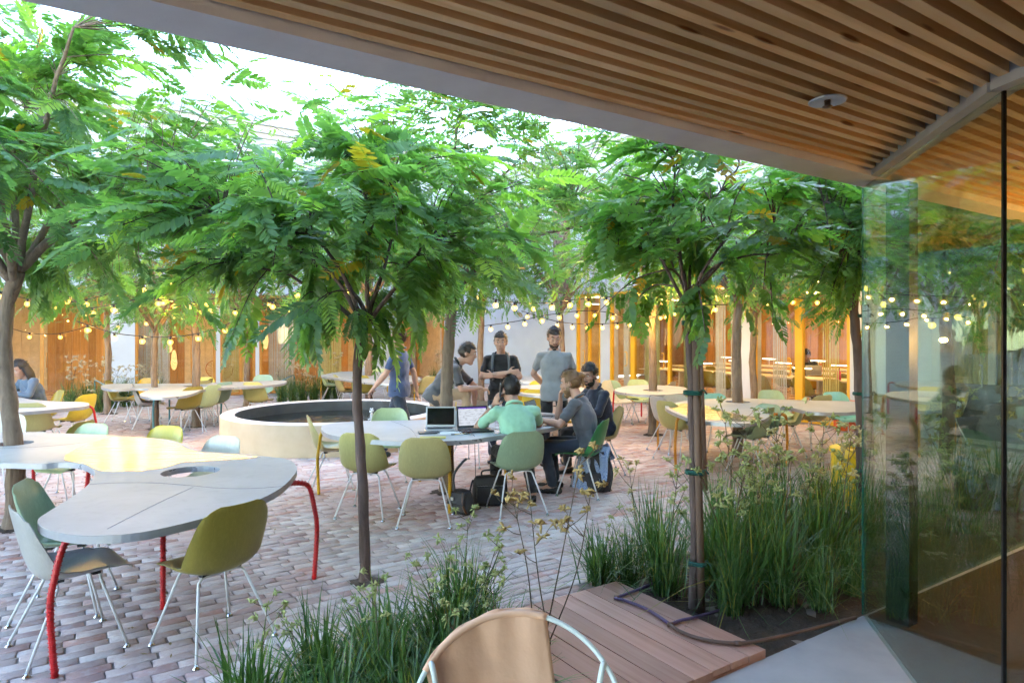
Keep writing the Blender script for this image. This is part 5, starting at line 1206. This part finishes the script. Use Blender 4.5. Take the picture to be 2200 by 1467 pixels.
def string_light(pts, spacing, label, swap=0.0):
    P_ = [D(*p) for p in pts]; t = tag(empty('string_light', tuple(P_[0])), label, 'string light', 'bulb strings between the trees'); c = P_[0]
    q = [v - c for v in spline(P_, 10, False)]; m = MB(); m.tube(q, .007, 5); m.build('cable', M_cable, t)
    L, nxt, k = 0, spacing * .4, 0
    for a, b in zip(q, q[1:]):
        d_ = (b - a).length
        while nxt <= L + d_:
            p = a.lerp(b, (nxt - L) / d_); s = link('bulb', BULB, None, t, p - Vector((0, 0, .010))); link('socket', SOCK, None, s); link('filament', FIL, None, s); lo = bpy.data.objects.new('bulb_light', BL_FAR if (c + p).y > 9.0 else BL_LIGHT); COL.objects.link(lo); lo.parent = s; lo.location = (0, 0, -.066); nxt += spacing; k += 1
        L += d_
    return t
string_light([(165, 690, 9.4), (240, 714, 9.4), (303, 722, 9.4), (363, 724, 9.4), (427, 716, 9.4), (490, 696, 9.4), (570, 655, 9.3), (690, 600, 9.2)], .40, 'low string of bulbs sagging in front of the teal legged table')
string_light([(960, 600, 8.6), (1053, 640, 8.8), (1107, 650, 9.0), (1167, 651, 9.2), (1220, 645, 9.4), (1290, 640, 9.6), (1350, 630, 9.8), (1410, 600, 10)], .30, 'string of bulbs over the standing man in the grey polo')
string_light([(1120, 668, 12.5), (1195, 690, 12.6), (1255, 696, 12.7), (1320, 694, 12.8), (1380, 685, 12.9), (1470, 660, 13), (1560, 628, 13)], .30, 'further string of bulbs along the yellow doors right of the group')
string_light([(-40, 480, 8.0), (20, 545, 8.1), (60, 585, 8.2), (137, 630, 8.4), (186, 660, 8.6), (240, 655, 9.0), (320, 640, 9.5), (400, 650, 10.3), (470, 640, 11)], .36, 'string of bulbs climbing through the left tree')
string_light([(330, 640, 11.5), (400, 648, 11.5), (470, 660, 11.5), (540, 664, 11.5), (610, 662, 11.4), (680, 645, 11.3), (760, 615, 11.2), (850, 640, 10.8), (930, 655, 10.5)], .42, 'string of bulbs above the pond between the tree crowns')
string_light([(1350, 610, 10.5), (1420, 640, 10.6), (1500, 655, 10.7), (1590, 652, 10.8), (1690, 640, 10.9), (1760, 640, 11), (1850, 600, 11)], .45, 'string of bulbs behind the staked tree on the right')
string_light([(1850, 590, 7.4), (1900, 640, 7.4), (1960, 668, 7.3), (2010, 684, 7.2), (2070, 660, 7.1), (2140, 620, 7.0), (2210, 560, 6.9)], .26, 'string of bulbs seen through the pavilion glass')
string_light([(1870, 600, 9.2), (1940, 625, 9.2), (2010, 640, 9.1), (2080, 630, 9), (2150, 600, 8.9)], .40, 'upper string of bulbs seen through the pavilion glass')
string_light([(1040, 700, 11.4), (1110, 690, 11.3), (1180, 676, 11.2), (1250, 668, 11.1), (1310, 672, 11.0), (1370, 690, 10.9), (1430, 670, 10.8)], .30, 'dense string of bulbs behind the head of the man in grey')
string_light([(-20, 620, 9.8), (50, 640, 9.8), (120, 652, 9.9), (200, 640, 10), (280, 618, 10.2), (370, 600, 10.4)], .40, 'string of bulbs deep in the left tree crown')
string_light([(-20, 690, 12.5), (60, 715, 12.6), (130, 716, 12.8), (200, 700, 13), (300, 690, 13.3), (380, 672, 13.6), (450, 660, 13.8)], .5, 'string of bulbs far left in front of the lit doors')
string_light([(560, 640, 14), (650, 668, 14), (730, 676, 14), (820, 668, 14), (900, 660, 14), (1000, 655, 14)], .45, 'string of bulbs far behind the pond')

# ------------------------------------------------------------------ things on the meeting table
M_silver, M_black, M_scr = pm('laptop_silver', (.55, .56, .58), rough=.35, metal=.7, bstr=.01), pm('laptop_black', (.03, .033, .036), rough=.45, bstr=.01), pm('screen_off', (.008, .009, .010), rough=.08, bstr=0)
def screen_mat(name, base, strength):
    m = bpy.data.materials.new(name); m.use_nodes = True; nt = m.node_tree; nt.nodes.clear(); MATS[name] = m
    v = coords(nt, (9, 1, 34)); n = noise(nt, v, 2.0, 3.0, .6); c = ramp(nt, n, [(.42, tuple(k * .72 for k in base)), (.5, base)])
    e = N(nt, 'ShaderNodeEmission'); e.inputs[1].default_value = strength; nt.links.new(c, e.inputs[0]); o = N(nt, 'ShaderNodeOutputMaterial'); nt.links.new(e.outputs[0], o.inputs[0]); return m
M_scrw, M_scrb = screen_mat('screen_document', (.80, .86, .96), .085), screen_mat('screen_blue', (.22, .30, .34), .06)
M_key = pm('keyboard', (.05, .05, .055), rough=.6, bstr=.1)
def laptop(x, y, face, mat, scr, label, w_=.31, d_=.215, tilt=20, bezel=None, z=ZT, bar=None):
    """face: direction the screen looks at (180 = towards the camera)"""
    t = tag(empty('laptop', (x, y, z + .0025), R(180 - face)), label, 'laptop')
    m = MB(); m.box((0, 0, .009), (w_, d_, .014), bev=.003); m.build('base', mat, t)
    m = MB(); m.box((0, .025, .0175), (w_ * .84, d_ * .42, .003)); m.build('keyboard', M_key, t)
    m = MB(); m.box((0, -d_ * .32, .0170), (w_ * .32, d_ * .24, .0016)); m.build('touchpad', mat, t)
    a = R(tilt); c = Vector((0, d_ / 2 - .002, .016)); up = Vector((0, math.sin(a), math.cos(a))); M_ = Matrix.Rotation(-a, 3, 'X')
    m = MB(); m.box(c + up * d_ * .49, (w_, .007, d_ * .97), M=M_, bev=.002); lid = m.build('lid', bezel or mat, t)
    m = MB(); m.box((0, 0, 0), (w_ * .90, .0015, d_ * .80)); s = m.build('screen', scr, lid); s.location = c + up * d_ * .51 + Vector((0, -math.cos(a), math.sin(a))) * .0045; s.rotation_euler = (-a, 0, 0)
    if bar:
        m = MB(); m.box((0, 0, 0), (w_ * .90, .0012, .012)); s2 = m.build('title_bar', bar, lid); s2.location = c + up * d_ * .885 + Vector((0, -math.cos(a), math.sin(a))) * .0055; s2.rotation_euler = (-a, 0, 0)
    return t
v = G(945, 924, ZT); laptop(v.x, v.y, 178, M_silver, M_scr, 'silver laptop with a black screen facing us on the meeting table', .30, .21, 12)
v = G(1022, 926, ZT); laptop(v.x, v.y, 163, M_black, M_scrw, 'black laptop with a bright white document on its screen', .32, .225, 14, bar=emit('purple_bar', (.10, .03, .35), .12))
v = G(1172, 905, ZT); laptop(v.x, v.y, 112, M_black, M_scrb, 'black laptop with a blue grey screen in front of the man with the bun', .33, .225, 22)
M_paper, M_noteb = pm('paper', (.72, .72, .70), rough=.8, bstr=.05), pm('yellow_pad', (.55, .50, .14), rough=.8, bstr=.05)
def flat(name, px, py, w_, d_, rz, mat, label, cat, h=.004, zz=.0025):
    v = G(px, py, ZT); m = MB(); m.box((0, 0, h / 2), (w_, d_, h), bev=min(.002, h * .3)); o = m.build(name, mat, None, (v.x, v.y, ZT + zz), (0, 0, rz)); tag(o, label, cat); return o
flat('tablet', 921, 930, .20, .14, R(12), M_black, 'dark tablet lying in front of the silver laptop', 'tablet', .009)
flat('paper_sheet', 972, 931, .26, .17, R(-14), M_paper, 'loose white sheets beside the tablet', 'paper')
flat('notepad', 930, 941, .24, .10, R(4), M_noteb, 'yellowish notepad at the front edge of the meeting table', 'notepad', .008)
flat('notebook', 1090, 922, .21, .26, R(30), M_paper, 'open notebook under the arm of the man in mint', 'notebook', .008)
flat('tablet', 1185, 893, .24, .16, R(-5), M_black, 'black tablet behind the blue grey laptop', 'tablet', .008)
flat('computer_mouse', 1150, 916, .06, .10, R(40), M_black, 'black computer mouse beside the blue grey laptop', 'mouse', .028)
t = tag(empty('pen', tuple(G(985, 932, ZT + .008)), R(25)), 'yellow pen lying on the white sheets', 'pen'); m = MB(True); m.tube([(-.07, 0, 0), (.06, 0, 0), (.075, 0, 0)], [.0045, .0045, .001], 8); m.build('barrel', LEGC['yellow'], t); m = MB(True); m.tube([(-.075, 0, 0), (-.04, 0, 0)], .005, 8); m.build('cap', M_black, t)
gl = tag(empty('eyeglasses', tuple(G(1000, 929, ZT + .012)), R(20)), 'dark red eyeglasses lying beside the bright laptop', 'glasses'); M_gl = pm('red_frame', (.10, .015, .02), rough=.3, bstr=0)
for s in (-1, 1):
    m = MB(True); m.tube([Vector((s * .034 + .024 * math.cos(a), 0, .012 + .018 * math.sin(a))) for a in np.linspace(0, 6.28, 16, endpoint=False)], .0022, 5, closed=True); m.build('rim', M_gl, gl)
    m = MB(True); m.tube([(s * .058, 0, .018), (s * .062, .07, .014), (s * .058, .12, -.006)], .0020, 5); m.build('temple', M_gl, gl)
m = MB(True); m.tube([(-.011, 0, .018), (.011, 0, .018)], .002, 5); m.build('bridge', M_gl, gl)
bt = tag(empty('water_bottle', tuple(G(979, 912, ZT + .002))), 'white bottle with a yellow straw behind the laptops', 'bottle')
m = MB(True); m.lathe([(0, 0), (.034, 0), (.036, .01), (.035, .10), (.022, .135), (.018, .15), (0, .15)], n=20); m.build('bottle_body', M_trimw, bt); m = MB(True); m.tube([(0, 0, .14), (.004, 0, .24)], .006, 8); m.build('straw', LEGC['yellow'], bt)
# phone and watch of the man in mint
MW = P4.matrix_basis
ph = tag(empty('mobile_phone', MW @ (hp4(-.098, .012, .005)), R(10)), 'dark phone pressed to the ear of the man in mint', 'phone'); m = MB(); m.box((0, 0, 0), (.012, .075, .145), bev=.004, M=Matrix.Rotation(R(18), 3, 'X')); m.build('phone_body', M_black, ph)
wr = j4['wrL'].lerp(j4['elL'], .16); dv = (j4['wrL'] - j4['elL']).normalized(); wt = tag(empty('wristwatch', MW @ wr, R(10)), 'silver wristwatch on the raised arm of the man in mint', 'watch')
e1 = dv.orthogonal().normalized(); e2 = dv.cross(e1); m = MB(True); m.tube([(e1 * math.cos(a) + e2 * math.sin(a)) * .034 for a in np.linspace(0, 6.28, 16, endpoint=False)], .0065, 6, closed=True); m.build('strap', M_black, wt)
fd = Vector((-.5, -.8, .2)); fd = (fd - dv * fd.dot(dv)).normalized(); m = MB(True); m.tube([fd * .034, fd * .046], .021, 14); m.build('watch_face', M_silver, wt)
# backpack straps of the man with crossed arms
for s in (-1, 1):
    m = MB(); pts = spline([j2['chest'] + Vector((s * .10, .125, -.12)), j2['chest'] + Vector((s * .115, .135, .05)), j2['chest'] + Vector((s * .11, .105, .165)), j2['chest'] + Vector((s * .10, .01, .235)), j2['chest'] + Vector((s * .09, -.12, .14))], 6, False)
    m.tube(pts, .020, 6); m.build('strap', M_greypanel, P2)
# ------------------------------------------------------------------ bags under the table
M_bag, M_leather, M_check = pm('black_nylon', (.013, .013, .015), (.022, .022, .025), 20, .6, .3, 90), pm('brown_leather', (.14, .055, .025), rough=.45, bstr=.1), None
mc, nt_, b_ = new_mat('blue_checked_cotton'); ck = N(nt_, 'ShaderNodeTexChecker'); ck.inputs['Scale'].default_value = 150; ck.inputs['Color1'].default_value = (.09, .15, .30, 1); ck.inputs['Color2'].default_value = (.42, .50, .62, 1); nt_.links.new(coords(nt_), ck.inputs[0]); nt_.links.new(ck.outputs[0], b_.inputs['Base Color']); b_.inputs['Roughness'].default_value = .9; bump(nt_, b_, noise(nt_, coords(nt_), 16, 3), .6, .02); M_check = mc
def softbox(m, c, size, taper=.85, bul=.12, rz=0.0):
    secs = []; x, y, z = size; M_ = Matrix.Rotation(rz, 3, 'Z')
    for t in np.linspace(0, 1, 9):
        k = (1 + bul * math.sin(math.pi * t)) * (1 - (1 - taper) * t) * (.90 if t in (0.0, 1.0) else 1); secs.append((Vector(c) + Vector((0, 0, z * t)), M_ @ Vector((1, 0, 0)), M_ @ Vector((0, 1, 0)), x / 2 * k, y / 2 * k))
    loft(m, secs, 24)
bp = G(1052, 1088); bf = tag(empty('briefcase', (bp.x, bp.y + .07, 0), R(6)), 'black laptop bag standing upright in front of the pale sage chair', 'bag')
m = MB(); softbox(m, (0, 0, 0), (.34, .15, .29), .93, .08); remeshed(m, 'bag_body', M_bag, bf, .012, 2)
m = MB(); m.box((0, -.082, .12), (.27, .02, .17), bev=.008); m.build('front_pocket', M_bag, bf); m = MB(True); m.tube(spline([(-.08, 0, .28), (-.07, 0, .34), (.07, 0, .34), (.08, 0, .28)], 6, False), .009, 7); m.build('handle', M_bag, bf)
m = MB(True); m.tube(spline([(-.17, 0, .25), (-.20, -.06, .16), (-.21, -.08, .03), (-.10, -.14, .01)], 6, False), .010, 6); m.build('shoulder_strap', M_bag, bf); m = MB(); m.tube([(-.13, -.094, .21), (.13, -.094, .21)], .003, 4); m.build('zip', M_silver, bf)
bp = G(992, 1104); mb = tag(empty('messenger_bag', (bp.x, bp.y + .05, 0), R(-35)), 'slumped black messenger bag with brown trim beside the yellow leg', 'bag')
m = MB(); softbox(m, (0, 0, 0), (.25, .15, .22), .72, .16); remeshed(m, 'bag_body', M_bag, mb, .012, 2); m = MB(); m.box((0, -.085, .15), (.20, .03, .12), bev=.012, M=Matrix.Rotation(R(-14), 3, 'X')); m.build('flap', M_bag, mb)
m = MB(True); m.tube(spline([(.10, -.06, .02), (.09, -.10, .10), (.07, -.075, .21)], 6, False), .011, 6); m.build('leather_trim', M_leather, mb); m = MB(True); m.tube(spline([(-.10, 0, .19), (-.12, .02, .34), (-.06, .06, .45), (-.01, .08, .50)], 6, False), .012, 6); m.build('shoulder_strap', M_greypanel, mb); m = MB(); m.box((-.03, -.112, .15), (.035, .012, .03), bev=.003); m.build('buckle', M_silver, mb)
bp = G(1285, 1058); bk = tag(empty('backpack', (bp.x, bp.y + .12, 0), R(-18)), 'black backpack with a blue checked shirt stuffed into it on the bricks', 'backpack')
m = MB(); softbox(m, (0, 0, 0), (.32, .24, .43), .82, .10); m.ball((-.02, 0, .40), (.13, .10, .06), 14, 8); remeshed(m, 'bag_body', M_bag, bk, .013, 3)
m = MB(); softbox(m, (-.03, -.13, .02), (.25, .09, .20), .85, .12); remeshed(m, 'front_pocket', M_bag, bk, .012, 2); m = MB(True); m.tube(spline([(.14, -.05, .36), (.19, -.12, .22), (.16, -.14, .03)], 6, False), .014, 6); m.build('shoulder_strap', M_bag, bk)
bs = tag(empty('checked_shirt', (bp.x, bp.y + .12, 0), R(-18)), 'blue checked shirt hanging out of the black backpack', 'shirt')
def drape(c0, c1, w0, w1, sag, n=12, k=9, seed=1, nrm=(0, -1, 0)):
    r = random.Random(seed); vs, fs = [], []; a, b = Vector(c0), Vector(c1); nv = Vector(nrm); sd = (b - a).normalized().cross(nv).normalized(); ph = r.uniform(0, 6)
    for i in range(n + 1):
        t = i / n; c = a.lerp(b, t) + nv * sag * math.sin(math.pi * min(1, t * 1.4)); w_ = w0 + (w1 - w0) * t
        for q in range(k + 1): s = q / k - .5; vs.append(c + sd * w_ * s + nv * (.016 * math.sin(s * 17 + ph + t * 2) + .010 * math.sin(t * 9 + s * 5)))
    for i in range(n):
        for q in range(k): o = i * (k + 1) + q; fs.append((o, o + 1, o + k + 2, o + k + 1))
    nn = len(vs); off = nv * -.004; vs2 = vs + [v + off for v in vs]; f2 = fs + [tuple(x + nn for x in reversed(f)) for f in fs]; return vs2, f2
for c0, c1, w0, w1, sg, sd_ in (((.05, -.02, .475), (.09, -.165, .14), .20, .10, .035, 1), ((-.10, -.06, .44), (-.15, -.20, .05), .13, .17, .03, 2), ((.03, .03, .47), (.12, .14, .30), .18, .14, -.02, 3)):
    m = MB(True); vv, ff = drape(c0, c1, w0, w1, sg, seed=sd_); m.add(vv, ff); m.build('cloth_fold', M_check, bs)
# cable from the laptop to the ground
cb = tag(empty('charging_cable', tuple(G(1012, 935, ZT))), 'thin black charging cable dangling from the front of the meeting table', 'cable'); m = MB(True); m.tube(spline([(-.08, .06, .006), (-.01, .01, .008), (.035, -.045, .0), (.04, -.075, -.12), (.045, -.06, -.45), (.02, -.05, -.70), (-.06, -.10, -.735), (-.12, -.16, -.733)], 6, False), .003, 5); m.build('cable_run', M_cable, cb)

# ------------------------------------------------------------------ bins, hose, dog
ybn = G(1832, 1086); yb = tag(empty('waste_bin', (ybn.x, ybn.y, 0)), 'round yellow metal waste bin among the plants by the glass corner', 'bin')
M_yb = pm('yellow_bin_paint', (.66, .42, .008), (.58, .36, .008), 3, .4, .05)
m = MB(); m.lathe([(0, .0), (.185, .0), (.19, .01), (.197, .53), (.19, .53)], n=40); m.build('bin_body', M_yb, yb, autosmooth=40); m = MB(); m.lathe([(.19, .532), (.212, .534), (.214, .565), (.205, .578), (.12, .582), (.11, .55), (.11, .50)], n=40); m.build('lid_ring', M_yb, yb, autosmooth=40)
ob = G(1818, 925); orb = tag(empty('recycling_bin', (ob.x, ob.y, 0), UANG), 'red orange plastic crate bin behind the aqua chair', 'bin'); M_ob = pm('orange_bin_plastic', (.55, .09, .015), (.48, .075, .012), 3, .45, .05)
m = MB(); softbox(m, (0, 0, .02), (.42, .34, .46), 1.12, .02); m.build('bin_body', M_ob, orb); m = MB(); m.box((0, 0, .50), (.52, .42, .035), bev=.012); m.build('rim', M_ob, orb)
M_hose, M_pipe = pm('purple_hose', (.10, .055, .13), rough=.5, bstr=.1), pm('brown_pipe', (.13, .07, .05), rough=.6, bstr=.15)
hs = tag(empty('irrigation_hose', tuple(G(1325, 1283, .08))), 'purple and brown irrigation hose lying across the deck boards', 'hose'); c = G(1325, 1283, .08); g_ = lambda x, y, z=.083: G(x, y, z) - c
m = MB(True); m.tube(spline([g_(1420, 1245, .05), g_(1375, 1264), g_(1335, 1279), g_(1322, 1284), g_(1345, 1290), g_(1390, 1308), g_(1432, 1335), g_(1440, 1341)], 6, False), .0095, 8); m.build('purple_hose', M_hose, hs)
m = MB(True); m.tube(spline([g_(1440, 1341), g_(1462, 1332), g_(1490, 1326), g_(1520, 1318, .05), g_(1545, 1310, .03)], 6, False), .0095, 8); m.build('purple_branch', M_hose, hs)
m = MB(True); m.tube(spline([g_(1440, 1341), g_(1460, 1355), g_(1500, 1370), g_(1550, 1379), g_(1600, 1380), g_(1650, 1372), g_(1720, 1356, .06), g_(1790, 1338, .045), g_(1838, 1326, .04)], 6, False), .0105, 8); m.build('brown_pipe', M_pipe, hs)
for x, y in ((1325, 1283), (1440, 1341), (1585, 1381)): m = MB(True); a = g_(x, y); m.tube([a + Vector((-.015, 0, 0)), a + Vector((.015, 0, 0))], .014, 8); m.build('coupling', M_pipe, hs)
M_fur = pm('tan_fur', (.46, .27, .13), (.36, .19, .085), 14, .9, .6, 90)
dgp = P8.matrix_basis @ Vector((0, .50, .56)); dog = tag(empty('small_dog', tuple(dgp), R(150)), 'small tan dog held on the lap of the long haired person', 'dog')
m = MB(); loft(m, [((0, -.14, .05), (1, 0, 0), (0, 0, 1), .03, .04), ((0, -.10, .07), (1, 0, 0), (0, 0, 1), .06, .07), ((0, 0, .09), (1, 0, 0), (0, 0, 1), .06, .07), ((0, .09, .12), (1, 0, 0), (0, .2, 1), .07, .085), ((0, .15, .16), (1, 0, 0), (0, .5, .8), .045, .05)], 16)
limb(m, (0, .13, .17), (0, .17, .25), .045, .042); m.ball((0, .185, .285), (.052, .055, .052), 14, 10); limb(m, (0, .22, .275), (0, .275, .262), .028, .018)
for s in (-1, 1):
    m.add([(s * .018, .165, .32), (s * .055, .155, .315), (s * .062, .165, .385), (s * .03, .19, .325), (s * .058, .175, .383)], [(0, 1, 2), (0, 2, 3), (1, 3, 4), (0, 1, 3)]); limb(m, (s * .04, .11, .10), (s * .045, .13, .02), .022, .016); limb(m, (s * .045, .13, .02), (s * .045, .16, .005), .016, .015); limb(m, (s * .05, -.07, .08), (s * .06, -.02, .03), .035, .022); limb(m, (s * .06, -.02, .03), (s * .06, .02, .008), .018, .014)
limb(m, (0, -.14, .07), (0, -.20, .13), .014, .008); remeshed(m, 'dog_body', M_fur, dog, .008, 2)
for s in (-1, 1): m = MB(True); m.ball((s * .022, .228, .298), .007, 8, 6); m.build('eye', M_eyed, dog)
m = MB(True); m.ball((0, .294, .266), .009, 8, 6); m.build('nose', M_eyed, dog)

# ------------------------------------------------------------------ leather sling armchair in the foreground
M_hide = pm('tan_leather', (.66, .40, .26), (.57, .335, .205), 2.2, .55, .4, 9, bdist=.02); M_mint = pm('mint_tube', (.58, .64, .60), (.52, .58, .545), 5, .4, .08)
ac = tag(empty('sling_armchair', (.02, 2.33, .03)), 'round tube armchair with a tan leather sling in the foreground', 'armchair')
RH = .385; tl = Vector((0, .60, .80)); ct = Vector((.0, -.0, .295)); xh = Vector((1, 0, 0))
hoop = lambda a, r_=RH: ct + xh * math.sin(a) * r_ + tl * math.cos(a) * r_          # a = 0 at the top of the back, + to the right
m = MB(True); m.tube([hoop(a) for a in np.linspace(0, 2 * math.pi, 72, endpoint=False)], .0098, 10, closed=True); m.build('hoop', M_mint, ac)
nh = Vector((0, -.80, .60)); vs, fs = [], []; NA_, NB_ = 26, 30; a0, a1 = R(-62), R(17)
rl = random.Random(9)
for i in range(NA_ + 1):
    s = i / NA_; a = a0 + (a1 - a0) * s; top_ = hoop(a, RH + .004); bot = ct + xh * (-.20 + .36 * s + .06) - tl * (RH * .86)
    for k in range(NB_ + 1):
        t = k / NB_; p = top_.lerp(bot, t); sg = math.sin(math.pi * min(1, t * 1.02)) * .17
        fold = (.010 * math.sin(s * 23 + 2 * t) * math.exp(-t * 4.5) + .006 * math.sin(s * 11 - 5 * t) * math.exp(-t * 2)) + .006 * math.exp(-((s - .42 - .18 * t) / .035) ** 2) * (t > .03)
        roll = .016 * math.exp(-t * 30)
        vs.append(p - nh * (sg - fold) + tl * roll)
for i in range(NA_):
    for k in range(NB_): o = i * (NB_ + 1) + k; fs.append((o, o + NB_ + 1, o + NB_ + 2, o + 1))
m = MB(True); m.add(vs, fs); sl = m.build('leather_sling', M_hide, ac); md = sl.modifiers.new('t', 'SOLIDIFY'); md.thickness = .004; md.offset = -1; bake(sl); sl.data.polygons.foreach_set('use_smooth', [True] * len(sl.data.polygons))
m = MB(True); m.tube([hoop(a, RH) + nh * .0 for a in np.linspace(a0, a1, 30)], .0135, 10); m.build('sling_hem', M_hide, ac)
for s in (-1, 1):
    A_ = hoop(s * R(57)); m = MB(True); m.tube(spline([A_, A_ + Vector((s * -.02, -.03, -.05)), Vector((s * .23, .05, .0))], 5, False), .011, 8); m.build('leg', M_mint, ac); B_ = hoop(s * R(128)); m = MB(True); m.tube([B_, Vector((s * .27, -.28, .0))], .011, 8); m.build('leg', M_mint, ac)

# ------------------------------------------------------------------ reading room furniture behind the yellow doors
M_deskw = pm('desk_white', (.66, .60, .50), rough=.4, bstr=.02)
ordn = 'first second third fourth fifth sixth seventh eighth ninth tenth'.split()
for i, (uo, pa, pb) in enumerate(((1.5, 5.2, 13.0), (3.3, 5.2, 13.6), (5.2, 5.2, 14.0))):
    t = tag(empty('reading_desk', UP(U_R + uo, (pa + pb) / 2, 0), RZ2), 'long white reading desk, %s row behind the yellow doors' % ordn[i], 'desk', 'reading room desks'); L = pb - pa
    m = MB(); m.box((0, 0, .73), (L, .75, .035), bev=.006); m.build('desk_top', M_deskw, t)
    for x in np.linspace(-L / 2 + .3, L / 2 - .3, 4): m = MB(); m.box((x, 0, .36), (.05, .6, .70)); m.build('leg', M_legw, t)
    for k in range(6):
        x = -L / 2 + .6 + k * (L - 1.2) / 5; v = Vector((x * VX, x * VY, 0)) + UP(U_R + uo, (pa + pb) / 2, .748)
        l_ = tag(empty('desk_lamp', tuple(v), RZ2), '%s slim glowing strip lamp along reading desk row %s' % (ordn[k], ordn[i]), 'desk lamp', 'strip lamps on reading desk row %d' % (i + 1))
        m = MB(); m.box((0, 0, .19), (.42, .03, .018)); m.build('light_bar', M_led, l_); m = MB(); m.tube([(0, 0, 0), (0, 0, .18)], .008, 6); m.box((0, 0, .006), (.12, .09, .012)); m.build('stand', M_legw, l_)
for i, (px, uo, f_, c_) in enumerate(((1735, .85, 60, 'olive'), (1803, .9, 60, 'olive'), (1645, .9, 60, 'olivelight'), (1560, .9, 60, 'olive'), (1525, 1.0, 40, 'olive'), (1690, 2.6, 60, 'olive'), (1765, 2.6, 60, 'gold'), (1620, 2.6, 60, 'olivelight'), (1820, 2.7, 60, 'olive'), (1540, 2.7, 60, 'olive'))):
    k = (px - CX) / F; d_ = (U_R + uo) / (.835 * k + .5505); chair(k * d_, d_, f_, c_, '%s chair, %s from the door, %s row in the reading room' % ({'olive': 'olive', 'gold': 'gold', 'olivelight': 'pale olive'}[c_], ordn[i], 'front' if uo < 2 else 'second'), 'reading room chairs', z=.012)
v = D(1743, 778, 15.0); laptop(v.x - .02, v.y - .16, 25, M_silver, M_scr, 'open silver laptop before the reader in black', .33, .23, 14, z=.745)
def bottle(px, uo, mat, cap, label):
    k = (px - CX) / F; d_ = (U_R + uo) / (.835 * k + .5505); t = tag(empty('drinks_bottle', (k * d_, d_, .748)), label, 'bottle'); m = MB(True); m.lathe([(0, 0), (.035, 0), (.037, .12), (.032, .17), (.014, .20), (.013, .22)], n=16); m.build('bottle_body', mat, t); m = MB(True); m.lathe([(.013, .22), (.017, .222), (.017, .245), (0, .247)], n=12); m.build('cap', cap, t)
bottle(1803, 1.3, pm('pink_bottle', (.55, .03, .10), rough=.35, bstr=0), M_black, 'pink drinks bottle on the front reading desk'); bottle(1763, 3.2, pm('orange_bottle', (.62, .15, .02), rough=.35, bstr=0), M_trimw, 'orange drinks bottle beside the open laptop')
M_pend2 = emit('long_lamp_glow', (1.0, .62, .22), .16)
# back room: wire chairs, board and glowing lamps
M_wire = pm('orange_wire', (.42, .15, .04), rough=.5, bstr=0)
for i, (px, f_) in enumerate(((492, 140), (622, 200))):
    u = ub(px); t = tag(empty('wire_lounge_chair', UP(u, P_B + 1.3, .012), R(180 - f_)), 'orange wire lounge chair, %s behind the back doors' % ('left one' if i == 0 else 'right one'), 'chair', 'wire chairs in the back room')
    ring = [Vector((.36 * math.sin(a), .10 - .0 + .34 * math.cos(a) * .6, .62 + .34 * math.cos(a) * .8)) for a in np.linspace(0, 6.283, 40, endpoint=False)]; m = MB(True); m.tube(ring, .012, 6, closed=True); m.build('hoop', M_wire, t)
    m = MB()
    for k in range(0, 40, 2): m.tube([ring[k], (ring[k] * .45 + Vector((0, .02, .30))), Vector((0, 0, .36))], .004, 4)
    tag(m.build('cords', M_wire, t), kind='stuff')
    for sx, sy in ((-.25, -.25), (.25, -.25), (-.22, .3), (.22, .3)): m = MB(); m.tube([(sx * .4, sy * .3, .40), (sx, sy, 0)], .010, 6); m.build('leg', M_wire, t)
t = tag(empty('leaning_board', UP(ub(322), P_B + 1.0, .012), UANG), 'orange board leaning inside the back doors behind the teal legged table', 'board'); m = MB(); m.box((0, 0, .62), (.85, .03, 1.25), bev=.004, M=Matrix.Rotation(R(-8), 3, 'X')); m.build('panel', pm('orange_board', (.55, .25, .04), rough=.5, bstr=.05), t)
for i, (px, z, hh) in enumerate(((383, .95, .55), (372, 1.3, .3), (587, 1.55, .7), (690, 1.4, .4))):
    t = tag(empty('hanging_lamp', UP(ub(px), P_B + .9, z)), 'glowing long glass lamp hanging in the back room, %s from the left' % ordn[(1, 0, 2, 3)[i]], 'lamp', 'hanging lamps in the back room'); m = MB(True); m.lathe([(0, -hh / 2), (.05, -hh * .42), (.085, -hh * .15), (.06, hh * .25), (.03, hh / 2), (0, hh / 2)], n=14); m.build('lamp_shade', M_pend2, t); m = MB(); m.tube([(0, 0, hh / 2), (0, 0, HD - z + .06)], .005, 5); m.build('cord', M_cable, t)
# soil showing round the trunks that stand in the paving
for (hx, hy, hr_) in HOLES:
    if hr_ > .5: continue
    m = MB(True); r_ = random.Random(int(hx * 100)); prof = [(0, .03), (hr_ * .5, .016), (hr_ * .9, .0), (hr_ + .03, -.006)]; m.lathe(prof, n=18); m.v = [(x + r_.uniform(-.006, .006), y + r_.uniform(-.006, .006), z + r_.uniform(-.004, .004)) for x, y, z in m.v]
    tag(m.build('tree_pit', M_soil, PAV, (hx, hy, .0)), kind='stuff')
# leaves fallen on the bricks
M_dead = pm('fallen_leaf', (.20, .12, .05), (.28, .22, .08), 9, .9, .1); rl = random.Random(31); m = MB()
for k in range(260):
    d_ = 3.0 + 10 * rl.random() ** 1.5; x = rl.uniform(-.75, .5) * d_; u_, p_ = x * UX + d_ * UY, x * VX + d_ * VY
    if p_ < 3.4: continue
    a = rl.uniform(0, 6.28); L, w_ = rl.uniform(.012, .03), rl.uniform(.004, .009); dx, dy = math.cos(a), math.sin(a); m.add([(x - dx * L, d_ - dy * L, .008), (x - dy * w_, d_ + dx * w_, .011), (x + dx * L, d_ + dy * L, .013), (x + dy * w_, d_ - dx * w_, .010)], [(0, 1, 2, 3)])
tag(m.build('fallen_leaves', M_dead), 'dry leaflets scattered over the brick paving', 'leaves', kind='stuff')
lay_bricks()
